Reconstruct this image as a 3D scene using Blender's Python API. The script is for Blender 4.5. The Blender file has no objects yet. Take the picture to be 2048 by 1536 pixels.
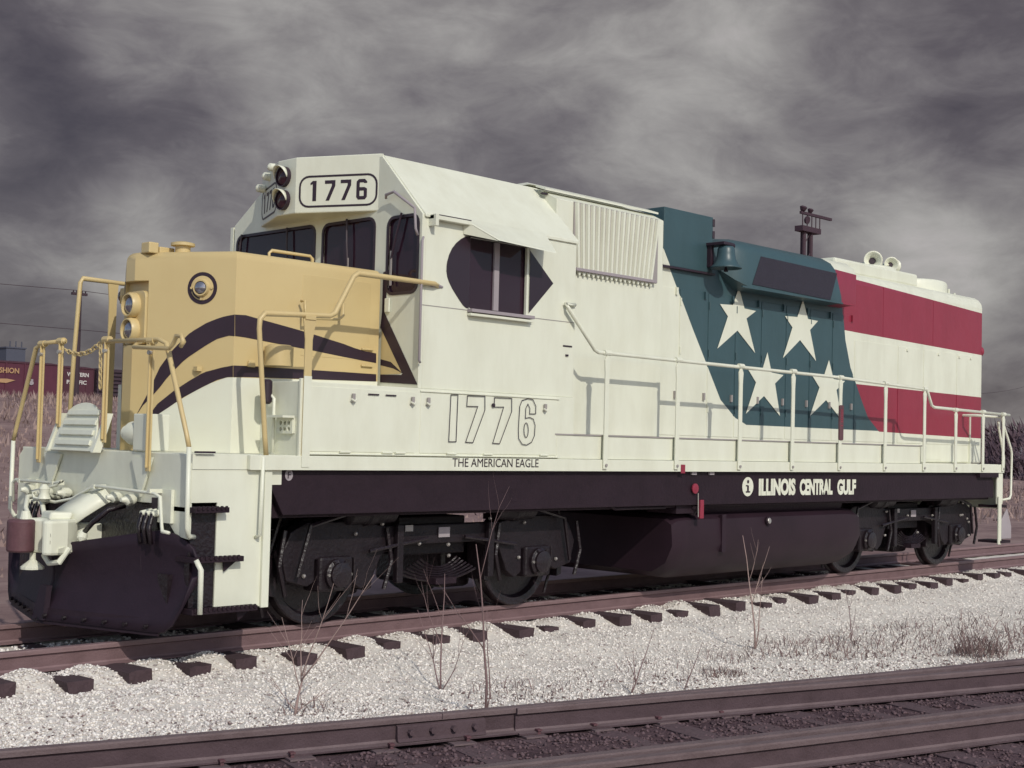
import bpy, bmesh, math, random
import numpy as np
from mathutils import Vector, Matrix
from mathutils.geometry import tessellate_polygon

SC = bpy.context.scene
COL = SC.collection
random.seed(7)
rng = np.random.default_rng(11)

# ------------------------------------------------------------------ camera
YAW, PITCH, ROLL = 0.771881, 0.041911, 0.025248
CAM_LOC = Vector((-6.3316, -11.3242, 1.7660))
fw = Vector((math.cos(YAW) * math.cos(PITCH), math.sin(YAW) * math.cos(PITCH), math.sin(PITCH)))
rt = fw.cross(Vector((0, 0, 1))).normalized()
up = rt.cross(fw)
rt2 = rt * math.cos(ROLL) + up * math.sin(ROLL)
up2 = up * math.cos(ROLL) - rt * math.sin(ROLL)
cam_d = bpy.data.cameras.new('camera')
cam_d.lens = 48.665
cam_d.sensor_width = 36.0
cam_d.clip_start = 0.1
cam_d.clip_end = 6000
cam = bpy.data.objects.new('camera', cam_d)
cam.matrix_world = Matrix(((rt2.x, up2.x, -fw.x, CAM_LOC.x), (rt2.y, up2.y, -fw.y, CAM_LOC.y),
                           (rt2.z, up2.z, -fw.z, CAM_LOC.z), (0, 0, 0, 1)))
COL.objects.link(cam)
SC.camera = cam

# ------------------------------------------------------------------ sky
SUN_AZ_FRONT = math.radians(20)      # sun stands off the camera side of the engine, a little to its front
SUN_EL = math.radians(36)
sun_to = Vector((-math.sin(SUN_AZ_FRONT) * math.cos(SUN_EL), -math.cos(SUN_AZ_FRONT) * math.cos(SUN_EL), math.sin(SUN_EL)))
world = bpy.data.worlds.new('World')
SC.world = world
world.use_nodes = True
wn = world.node_tree
wn.nodes.clear()
W = wn.nodes.new
WL = wn.links.new


def wmath(op, a, b=None, c=None, clamp=False):
    n = W('ShaderNodeMath'); n.operation = op; n.use_clamp = clamp
    for i, v in enumerate((a, b, c)):
        if v is None: continue
        if isinstance(v, (int, float)): n.inputs[i].default_value = v
        else: WL(v, n.inputs[i])
    return n.outputs[0]


tc = W('ShaderNodeTexCoord')
sep = W('ShaderNodeSeparateXYZ'); WL(tc.outputs['Generated'], sep.inputs[0])
den = wmath('ADD', wmath('MAXIMUM', sep.outputs[2], 0.0), 0.16)
rot = W('ShaderNodeMapping'); rot.inputs['Scale'].default_value = (2.1, 2.1, 4.4)
WL(tc.outputs['Generated'], rot.inputs[0])


def wnoise(scale, detail, rough, dist, off=0.0):
    m = W('ShaderNodeMapping'); m.inputs['Location'].default_value = (off, off * 1.7, off * 0.3)
    WL(rot.outputs[0], m.inputs[0])
    n = W('ShaderNodeTexNoise'); n.inputs['Scale'].default_value = scale; n.inputs['Detail'].default_value = detail
    n.inputs['Roughness'].default_value = rough; n.inputs['Distortion'].default_value = dist
    WL(m.outputs[0], n.inputs['Vector'])
    return n.outputs['Fac']


big = wnoise(1.1, 3, 0.5, 0.5, 4.3)
mid = wnoise(2.6, 6, 0.56, 0.5, 1.9)
fine = wnoise(7.0, 9, 0.62, 0.5, 7.7)
# thinner places in the overcast, each in its own direction of the sky: (direction, width, amount)
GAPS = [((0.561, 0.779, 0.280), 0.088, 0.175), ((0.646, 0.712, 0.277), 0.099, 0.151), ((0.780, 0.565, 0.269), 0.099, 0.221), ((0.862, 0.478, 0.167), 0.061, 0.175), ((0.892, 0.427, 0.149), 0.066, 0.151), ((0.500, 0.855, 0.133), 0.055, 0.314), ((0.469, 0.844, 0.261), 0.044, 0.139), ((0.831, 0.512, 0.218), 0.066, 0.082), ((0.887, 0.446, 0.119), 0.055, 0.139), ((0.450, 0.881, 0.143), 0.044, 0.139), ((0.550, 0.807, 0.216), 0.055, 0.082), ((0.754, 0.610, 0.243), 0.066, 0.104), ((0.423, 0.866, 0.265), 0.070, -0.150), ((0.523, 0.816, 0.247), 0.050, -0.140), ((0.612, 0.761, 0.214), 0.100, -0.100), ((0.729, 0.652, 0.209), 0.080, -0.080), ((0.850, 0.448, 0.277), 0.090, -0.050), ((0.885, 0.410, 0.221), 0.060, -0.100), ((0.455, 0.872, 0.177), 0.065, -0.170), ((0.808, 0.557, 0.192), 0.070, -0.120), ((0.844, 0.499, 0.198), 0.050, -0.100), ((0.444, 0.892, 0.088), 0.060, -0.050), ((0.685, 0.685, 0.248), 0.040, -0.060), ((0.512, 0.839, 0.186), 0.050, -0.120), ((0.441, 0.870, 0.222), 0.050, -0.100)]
tot = wmath('ADD', wmath('MULTIPLY', big, 0.25), wmath('MULTIPLY', mid, 0.62))
tot = wmath('ADD', tot, wmath('MULTIPLY', fine, 0.40))
tot = wmath('SUBTRACT', tot, 0.045)
warp = W('ShaderNodeTexNoise'); warp.inputs['Scale'].default_value = 9; warp.inputs['Detail'].default_value = 3
WL(tc.outputs['Generated'], warp.inputs['Vector'])
wv = W('ShaderNodeVectorMath'); wv.operation = 'MULTIPLY_ADD'
WL(warp.outputs['Color'], wv.inputs[0]); wv.inputs[1].default_value = (0.11, 0.11, 0.08)
WL(tc.outputs['Generated'], wv.inputs[2])
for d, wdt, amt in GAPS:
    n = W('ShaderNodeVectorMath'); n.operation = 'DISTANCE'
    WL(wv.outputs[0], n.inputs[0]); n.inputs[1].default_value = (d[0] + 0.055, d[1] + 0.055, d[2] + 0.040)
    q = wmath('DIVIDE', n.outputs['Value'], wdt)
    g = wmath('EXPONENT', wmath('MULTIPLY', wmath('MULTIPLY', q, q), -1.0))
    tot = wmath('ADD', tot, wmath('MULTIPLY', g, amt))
ramp = W('ShaderNodeValToRGB')
e = ramp.color_ramp.elements
e[0].position = 0.34; e[0].color = (0.062, 0.050, 0.060, 1)
e[1].position = 0.98; e[1].color = (0.46, 0.43, 0.42, 1)
x = e.new(0.50); x.color = (0.107, 0.091, 0.100, 1)
x = e.new(0.61); x.color = (0.170, 0.152, 0.157, 1)
x = e.new(0.73); x.color = (0.255, 0.237, 0.232, 1)
x = e.new(0.85); x.color = (0.36, 0.343, 0.328, 1)
WL(tot, ramp.inputs[0])
sky = W('ShaderNodeTexSky'); sky.sky_type = 'NISHITA'; sky.sun_disc = False
sky.sun_elevation = SUN_EL
sky.sun_rotation = math.atan2(sun_to.x, sun_to.y)
bg1 = W('ShaderNodeBackground'); bg1.inputs[1].default_value = 0.15
WL(sky.outputs[0], bg1.inputs[0])
bg2 = W('ShaderNodeBackground'); bg2.inputs[1].default_value = 1.0
WL(ramp.outputs[0], bg2.inputs[0])
# broken cloud, thinned out of view for more fill light; solid dark bank ahead
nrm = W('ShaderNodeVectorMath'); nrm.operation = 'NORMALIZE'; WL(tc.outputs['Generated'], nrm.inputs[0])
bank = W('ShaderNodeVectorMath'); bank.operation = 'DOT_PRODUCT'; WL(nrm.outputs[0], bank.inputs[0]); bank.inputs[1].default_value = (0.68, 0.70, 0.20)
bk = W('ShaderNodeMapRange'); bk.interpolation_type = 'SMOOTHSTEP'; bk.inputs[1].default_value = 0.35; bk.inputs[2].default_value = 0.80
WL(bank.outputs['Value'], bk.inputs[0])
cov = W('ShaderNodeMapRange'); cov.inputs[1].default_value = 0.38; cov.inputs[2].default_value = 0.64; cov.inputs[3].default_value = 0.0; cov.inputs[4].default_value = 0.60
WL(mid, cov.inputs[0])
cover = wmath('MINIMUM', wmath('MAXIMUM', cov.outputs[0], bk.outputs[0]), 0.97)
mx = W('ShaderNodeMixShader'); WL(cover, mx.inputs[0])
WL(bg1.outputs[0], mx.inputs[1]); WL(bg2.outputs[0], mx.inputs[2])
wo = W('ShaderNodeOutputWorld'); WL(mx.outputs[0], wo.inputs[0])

# ------------------------------------------------------------------ sun and exposure
sl = bpy.data.lights.new('sun', 'SUN'); sl.energy = 2.4; sl.angle = math.radians(0.55); sl.color = (1.0, 0.955, 0.85)
sun = bpy.data.objects.new('sun', sl); COL.objects.link(sun)
sun.location = sun_to * 60
sun.rotation_euler = (-sun_to).to_track_quat('-Z', 'Y').to_euler()
vs = SC.view_settings
vs.view_transform = 'Standard'; vs.look = 'None'; vs.gamma = 1.0; vs.exposure = 0.0; vs.use_curve_mapping = False


# ------------------------------------------------------------------ materials
def _n(nt, t, **k):
    n = nt.nodes.new(t)
    for a, v in k.items(): setattr(n, a, v)
    return n


def new_mat(name):
    m = bpy.data.materials.new(name); m.use_nodes = True
    nt = m.node_tree
    return m, nt, nt.nodes['Principled BSDF']


def wear(nt, b, color_socket_or_rgb, scale=3.0, amount=0.12, bump=0.0, bump_scale=30, stretch=(1, 1, 1), tint=(0.55, 0.5, 0.5)):
    """colour broken up by weathering in object space, plus fine relief"""
    L = nt.links.new
    t = _n(nt, 'ShaderNodeTexCoord')
    mp = _n(nt, 'ShaderNodeMapping'); mp.inputs['Scale'].default_value = stretch
    L(t.outputs['Object'], mp.inputs[0])
    n1 = _n(nt, 'ShaderNodeTexNoise'); n1.inputs['Scale'].default_value = scale; n1.inputs['Detail'].default_value = 7
    n1.inputs['Roughness'].default_value = 0.65
    L(mp.outputs[0], n1.inputs['Vector'])
    mr = _n(nt, 'ShaderNodeMapRange'); mr.inputs[1].default_value = 0.42; mr.inputs[2].default_value = 0.72
    mr.inputs[3].default_value = 0.0; mr.inputs[4].default_value = amount
    L(n1.outputs['Fac'], mr.inputs[0])
    mixn = _n(nt, 'ShaderNodeMix', data_type='RGBA', blend_type='MULTIPLY')
    mp2 = _n(nt, 'ShaderNodeMapping'); mp2.inputs['Scale'].default_value = (2.2, 2.2, 0.35); L(t.outputs['Object'], mp2.inputs[0])
    n3 = _n(nt, 'ShaderNodeTexNoise'); n3.inputs['Scale'].default_value = 2.0; n3.inputs['Detail'].default_value = 5; L(mp2.outputs[0], n3.inputs['Vector'])
    mr2 = _n(nt, 'ShaderNodeMapRange'); mr2.inputs[1].default_value = 0.52; mr2.inputs[2].default_value = 0.80; mr2.inputs[4].default_value = amount * 0.5
    L(n3.outputs['Fac'], mr2.inputs[0])
    ad = _n(nt, 'ShaderNodeMath', operation='ADD', use_clamp=True); L(mr.outputs[0], ad.inputs[0]); L(mr2.outputs[0], ad.inputs[1])
    L(ad.outputs[0], mixn.inputs['Factor'])
    if isinstance(color_socket_or_rgb, (tuple, list)):
        mixn.inputs['A'].default_value = (*color_socket_or_rgb, 1)
    else: L(color_socket_or_rgb, mixn.inputs['A'])
    mixn.inputs['B'].default_value = (*tint, 1)
    L(mixn.outputs['Result'], b.inputs['Base Color'])
    if bump:
        n2 = _n(nt, 'ShaderNodeTexNoise'); n2.inputs['Scale'].default_value = bump_scale; n2.inputs['Detail'].default_value = 4
        L(t.outputs['Object'], n2.inputs['Vector'])
        bp = _n(nt, 'ShaderNodeBump'); bp.inputs['Strength'].default_value = bump; bp.inputs['Distance'].default_value = 0.02 if bump_scale > 4.5 else 0.10
        L(n2.outputs['Fac'], bp.inputs['Height']); L(bp.outputs[0], b.inputs['Normal'])


def mat(name, rgb, rough=0.5, metal=0.0, scale=3.0, amount=0.15, bump=0.0, bump_scale=30, stretch=(1, 1, 1), tint=(0.55, 0.5, 0.5), spec=0.5):
    m, nt, b = new_mat(name)
    b.inputs['Roughness'].default_value = rough; b.inputs['Metallic'].default_value = metal
    b.inputs['Specular IOR Level'].default_value = spec
    wear(nt, b, rgb, scale, amount, bump, bump_scale, stretch, tint)
    return m


WHITE = (0.72, 0.728, 0.61)
GOLD = (0.585, 0.455, 0.225)
TEAL = (0.042, 0.084, 0.098)
RED = (0.27, 0.026, 0.052)
BLACK = (0.030, 0.015, 0.026)
M = {}
M['white'] = mat('white_paint', WHITE, 0.42, scale=3.2, amount=0.30, bump=0.10, bump_scale=2.2, stretch=(1, 1, 0.30), tint=(0.70, 0.67, 0.60))
M['gold'] = mat('gold_paint', GOLD, 0.40, scale=2.5, amount=0.18, bump=0.04, bump_scale=6, tint=(0.8, 0.68, 0.6))
M['black'] = mat('black_paint', BLACK, 0.45, scale=4, amount=0.35, bump=0.05, bump_scale=8)
M['fieldblack'] = mat('gloss_black', (0.026, 0.013, 0.023), 0.3, amount=0.2)
M['under'] = mat('underframe_black', (0.024, 0.0135, 0.020), 0.6, spec=0.2, scale=5, amount=0.45, bump=0.25, bump_scale=22, tint=(0.5, 0.5, 0.5))
M['truckiron'] = mat('truck_iron', (0.014, 0.0085, 0.012), 0.5, spec=0.35, scale=8, amount=0.6, bump=0.5, bump_scale=26, tint=(0.35, 0.35, 0.35))
M['oily'] = mat('oily_black_iron', (0.016, 0.0095, 0.0135), 0.35, scale=7, amount=0.6, bump=0.5, bump_scale=30, tint=(0.3, 0.3, 0.3))
M['tank'] = mat('tank_black', (0.026, 0.0125, 0.0205), 0.55, spec=0.3, scale=1.5, amount=0.5, bump=0.08, bump_scale=6, tint=(0.45, 0.45, 0.45))
M['plow'] = mat('plow_black', (0.023, 0.013, 0.022), 0.6, spec=0.25, scale=3, amount=0.5, bump=0.15, bump_scale=18, tint=(0.5, 0.45, 0.5))
M['teal'] = mat('teal_paint', TEAL, 0.4, scale=3, amount=0.2, bump=0.04, bump_scale=6)
M['screen'] = mat('dark_screen', (0.026, 0.022, 0.036), 0.7, scale=10, amount=0.3, bump=0.3, bump_scale=90)
M['redpaint'] = mat('red_paint', RED, 0.45, scale=3, amount=0.2)
M['rust'] = mat('rusty_steel', (0.150, 0.106, 0.112), 0.7, scale=9, amount=0.55, bump=0.25, bump_scale=60, stretch=(0.5, 1, 1), tint=(0.5, 0.42, 0.42))
M['rust_worn'] = mat('rusty_used_rail', (0.215, 0.140, 0.145), 0.6, scale=9, amount=0.5, bump=0.2, bump_scale=60, stretch=(0.5, 1, 1), tint=(0.6, 0.5, 0.5))
M['web_worn'] = mat('used_rail_web', (0.165, 0.100, 0.106), 0.8, scale=9, amount=0.5, bump=0.3, bump_scale=60, stretch=(0.5, 1, 1), tint=(0.55, 0.48, 0.48))
M['railweb'] = mat('rail_web_rust', (0.082, 0.051, 0.060), 0.85, scale=9, amount=0.6, bump=0.3, bump_scale=60, stretch=(0.5, 1, 1), tint=(0.5, 0.45, 0.45))
M['knuckle'] = mat('raw_casting', (0.125, 0.055, 0.065), 0.6, scale=9, amount=0.5, bump=0.2, bump_scale=40)
M['tie'] = mat('creosote_timber', (0.060, 0.034, 0.040), 0.85, scale=6, amount=0.5, bump=0.6, bump_scale=24, stretch=(6, 1, 6))
M['tie_old'] = mat('weathered_timber', (0.105, 0.066, 0.074), 0.9, scale=6, amount=0.6, bump=0.6, bump_scale=24, stretch=(5, 1, 5))
M['lens'] = mat('lamp_lens', (0.30, 0.30, 0.34), 0.08, metal=0.7, amount=0.1)
M['marker'] = mat('dark_lens', (0.05, 0.018, 0.028), 0.12, amount=0.1)
M['chrome'] = mat('worn_bright_metal', (0.45, 0.42, 0.40), 0.35, metal=0.6, amount=0.3)
M['grey'] = mat('grey_paint', (0.33, 0.30, 0.29), 0.5, amount=0.2)
M['seat'] = mat('red_vinyl', (0.25, 0.05, 0.04), 0.5)
M['inside'] = mat('cab_interior', (0.050, 0.028, 0.042), 0.7, amount=0.2)
M['twig'] = mat('bare_twig', (0.21, 0.135, 0.135), 0.8, scale=20, amount=0.4)
M['twig2'] = mat('pale_twig', (0.34, 0.24, 0.22), 0.8, scale=20, amount=0.4)
M['maroon'] = mat('boxcar_maroon', (0.092, 0.019, 0.038), 0.7, scale=1.2, amount=0.4, tint=(0.55, 0.5, 0.6))
M['maroon2'] = mat('boxcar_brown', (0.072, 0.019, 0.032), 0.7, scale=1.2, amount=0.4)
M['carink'] = mat('faded_yellow_letters', (0.42, 0.25, 0.13), 0.7)
M['carwhite'] = mat('faded_white_letters', (0.56, 0.52, 0.50), 0.7)
M['carblack'] = mat('freight_black', (0.045, 0.026, 0.040), 0.7)
M['pole'] = mat('pole_timber', (0.050, 0.030, 0.040), 0.9)
M['tower'] = mat('tower_steel', (0.050, 0.024, 0.036), 0.7)
M['teal_wall'] = mat('slate_blue_wall', (0.070, 0.075, 0.105), 0.8)
M['pale_wall'] = mat('pale_panel', (0.33, 0.29, 0.31), 0.8)


def glass_mat():
    m, nt, b = new_mat('window_glass')
    b.inputs['Base Color'].default_value = (0.034, 0.015, 0.027, 1); b.inputs['Specular IOR Level'].default_value = 0.35
    b.inputs['Roughness'].default_value = 0.05
    b.inputs['Alpha'].default_value = 0.85
    return m


M['glass'] = glass_mat()


def ramp_z(nt, sock, pts, lo, hi, out_scale):
    """piecewise linear lookup: sock in [lo, hi] -> value (pts given as (in, out))"""
    L = nt.links.new
    mr = _n(nt, 'ShaderNodeMapRange'); mr.inputs[1].default_value = lo; mr.inputs[2].default_value = hi
    L(sock, mr.inputs[0])
    r = _n(nt, 'ShaderNodeValToRGB')
    el = r.color_ramp.elements
    pts = sorted(pts)
    for i, (a, v) in enumerate(pts):
        p = (a - lo) / (hi - lo)
        k = el[i] if i < 2 else el.new(p)
        k.position = p; c = v / out_scale; k.color = (c, c, c, 1)
    L(mr.outputs[0], r.inputs[0])
    mu = _n(nt, 'ShaderNodeMath', operation='MULTIPLY'); L(r.outputs[0], mu.inputs[0]); mu.inputs[1].default_value = out_scale
    return mu.outputs[0]


def livery(name, dx=0.0, dz=0.0):
    """white hood with the raked teal field and the two red stripes, laid out in the engine's own length and height"""
    m, nt, b = new_mat(name)
    L = nt.links.new
    t = _n(nt, 'ShaderNodeTexCoord'); s = _n(nt, 'ShaderNodeSeparateXYZ'); L(t.outputs['Object'], s.inputs[0])

    def mt(op, a, c):
        n = _n(nt, 'ShaderNodeMath', operation=op)
        for i, v in enumerate((a, c)):
            if isinstance(v, (int, float)): n.inputs[i].default_value = v
            else: L(v, n.inputs[i])
        return n.outputs[0]
    X = mt('SUBTRACT', s.outputs[0], dx); Z = mt('SUBTRACT', s.outputs[2], dz)
    f1 = ramp_z(nt, Z, [(2.07, 8.70), (2.15, 8.455), (2.37, 8.126), (2.844, 7.79), (3.214, 7.524), (4.475, 6.66), (4.9, 6.37)], 2.0, 4.9, 20)
    f2 = ramp_z(nt, Z, [(2.058, 12.11), (2.255, 11.79), (2.504, 11.60), (2.96, 11.28), (3.344, 11.13), (3.908, 11.02), (4.45, 10.75), (4.9, 10.7)], 2.0, 4.9, 20)
    teal = mt('MULTIPLY', mt('MULTIPLY', mt('GREATER_THAN', X, f1), mt('LESS_THAN', X, f2)), mt('GREATER_THAN', Z, 2.066))
    rt_ = mt('GREATER_THAN', X, f2)
    xo = mt('SUBTRACT', X, 11.0)
    a1 = mt('LESS_THAN', Z, mt('ADD', mt('MULTIPLY', xo, -0.039), 4.262))
    a0 = mt('GREATER_THAN', Z, mt('ADD', mt('MULTIPLY', xo, -0.020), 3.485))
    b1 = mt('LESS_THAN', Z, mt('ADD', mt('MULTIPLY', xo, -0.008), 2.733))
    b0 = mt('GREATER_THAN', Z, mt('ADD', mt('MULTIPLY', xo, -0.011), 2.068))
    red = mt('MULTIPLY', rt_, mt('ADD', mt('MULTIPLY', a1, a0), mt('MULTIPLY', b1, b0)))
    c1 = _n(nt, 'ShaderNodeMix', data_type='RGBA'); L(teal, c1.inputs['Factor'])
    c1.inputs['A'].default_value = (*WHITE, 1); c1.inputs['B'].default_value = (*TEAL, 1)
    c2 = _n(nt, 'ShaderNodeMix', data_type='RGBA'); L(red, c2.inputs['Factor'])
    L(c1.outputs['Result'], c2.inputs['A']); c2.inputs['B'].default_value = (*RED, 1)
    b.inputs['Roughness'].default_value = 0.42
    wear(nt, b, c2.outputs['Result'], 3.2, 0.34, 0.12, 2.2, (1, 1, 0.30), (0.70, 0.68, 0.64))
    return m


M['hood'] = livery('hood_livery')
M['blister'] = livery('blister_livery', dx=-0.42)
M['bluebox'] = livery('cabinet_livery', dx=-0.02)


def nose_paint():
    m, nt, b = new_mat('nose_livery')
    L = nt.links.new
    t = _n(nt, 'ShaderNodeTexCoord'); s = _n(nt, 'ShaderNodeSeparateXYZ'); L(t.outputs['Object'], s.inputs[0])
    lim = ramp_z(nt, s.outputs[0], [(0.0, 1.2), (0.30, 1.50), (0.323, 1.804), (0.405, 1.938), (0.487, 2.044), (0.568, 2.139), (0.649, 2.22), (0.73, 2.278), (2.42, 2.323)], 0.0, 3.0, 4)
    g = _n(nt, 'ShaderNodeMath', operation='LESS_THAN'); L(s.outputs[2], g.inputs[0]); L(lim, g.inputs[1])
    c = _n(nt, 'ShaderNodeMix', data_type='RGBA'); L(g.outputs[0], c.inputs['Factor'])
    c.inputs['A'].default_value = (*GOLD, 1); c.inputs['B'].default_value = (*WHITE, 1)
    b.inputs['Roughness'].default_value = 0.38
    wear(nt, b, c.outputs['Result'], 2.4, 0.16, 0.04, 6, (1, 1, 1), (0.8, 0.7, 0.62))
    return m


M['nose'] = nose_paint()


def stones_mat(name, a, b_, rough=0.9):
    m, nt, b = new_mat(name)
    L = nt.links.new
    g = _n(nt, 'ShaderNodeNewGeometry')
    r = _n(nt, 'ShaderNodeValToRGB'); el = r.color_ramp.elements
    el[0].color = (*a, 1); el[0].position = 0.0; el[1].color = (*b_, 1); el[1].position = 0.75
    k = el.new(0.10); k.color = tuple(0.55 * p + 0.45 * q for p, q in zip(a, b_)) + (1,)
    L(g.outputs['Random Per Island'], r.inputs[0]); L(r.outputs[0], b.inputs['Base Color'])
    b.inputs['Roughness'].default_value = rough
    return m


def ground_mat(name, cols, scale, bump=0.6, bump_scale=40, speck=None):
    m, nt, b = new_mat(name)
    L = nt.links.new
    t = _n(nt, 'ShaderNodeTexCoord')
    n1 = _n(nt, 'ShaderNodeTexNoise'); n1.inputs['Scale'].default_value = scale; n1.inputs['Detail'].default_value = 9; n1.inputs['Roughness'].default_value = 0.7
    L(t.outputs['Object'], n1.inputs['Vector'])
    r = _n(nt, 'ShaderNodeValToRGB'); el = r.color_ramp.elements
    el[0].position = 0.32; el[0].color = (*cols[0], 1); el[1].position = 0.68; el[1].color = (*cols[-1], 1)
    if len(cols) == 3:
        k = el.new(0.48); k.color = (*cols[1], 1)
    L(n1.outputs['Fac'], r.inputs[0])
    out = r.outputs[0]
    if speck:
        v = _n(nt, 'ShaderNodeTexVoronoi'); v.inputs['Scale'].default_value = speck[0]
        L(t.outputs['Object'], v.inputs['Vector'])
        mr = _n(nt, 'ShaderNodeMapRange'); mr.inputs[1].default_value = 0.25; mr.inputs[2].default_value = 0.75
        L(v.outputs['Distance'], mr.inputs[0])
        mixn = _n(nt, 'ShaderNodeMix', data_type='RGBA'); L(mr.outputs[0], mixn.inputs['Factor'])
        L(out, mixn.inputs['A']); mixn.inputs['B'].default_value = (*speck[1], 1); out = mixn.outputs['Result']
    L(out, b.inputs['Base Color'])
    b.inputs['Roughness'].default_value = 0.95; b.inputs['Specular IOR Level'].default_value = 0.2
    n2 = _n(nt, 'ShaderNodeTexNoise'); n2.inputs['Scale'].default_value = bump_scale; n2.inputs['Detail'].default_value = 5
    L(t.outputs['Object'], n2.inputs['Vector'])
    bp = _n(nt, 'ShaderNodeBump'); bp.inputs['Strength'].default_value = bump; bp.inputs['Distance'].default_value = 0.03
    L(n2.outputs['Fac'], bp.inputs['Height']); L(bp.outputs[0], b.inputs['Normal'])
    return m


M['stones'] = stones_mat('limestone_ballast', (0.27, 0.21, 0.205), (0.89, 0.84, 0.785))
M['cinders'] = stones_mat('sooty_ballast', (0.050, 0.030, 0.036), (0.135, 0.085, 0.095))
M['gravel'] = ground_mat('limestone_fines', [(0.52, 0.47, 0.43), (0.70, 0.66, 0.60), (0.78, 0.74, 0.68)], 2.2, 0.4, 70, speck=(38, (0.62, 0.57, 0.52)))
M['cinderbed'] = ground_mat('sooty_fines', [(0.055, 0.034, 0.040), (0.088, 0.054, 0.062), (0.125, 0.080, 0.088)], 3.0, 0.8, 50)
M['field'] = ground_mat('dry_field', [(0.145, 0.092, 0.092), (0.235, 0.158, 0.150), (0.32, 0.23, 0.21)], 0.5, 0.8, 6)
M['drygrass'] = stones_mat('dry_grass', (0.11, 0.068, 0.070), (0.33, 0.235, 0.21))
M['weeds'] = stones_mat('dead_weeds', (0.075, 0.045, 0.052), (0.22, 0.15, 0.14))
M['thicket'] = stones_mat('leafless_thicket', (0.040, 0.022, 0.036), (0.085, 0.052, 0.064))


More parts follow.
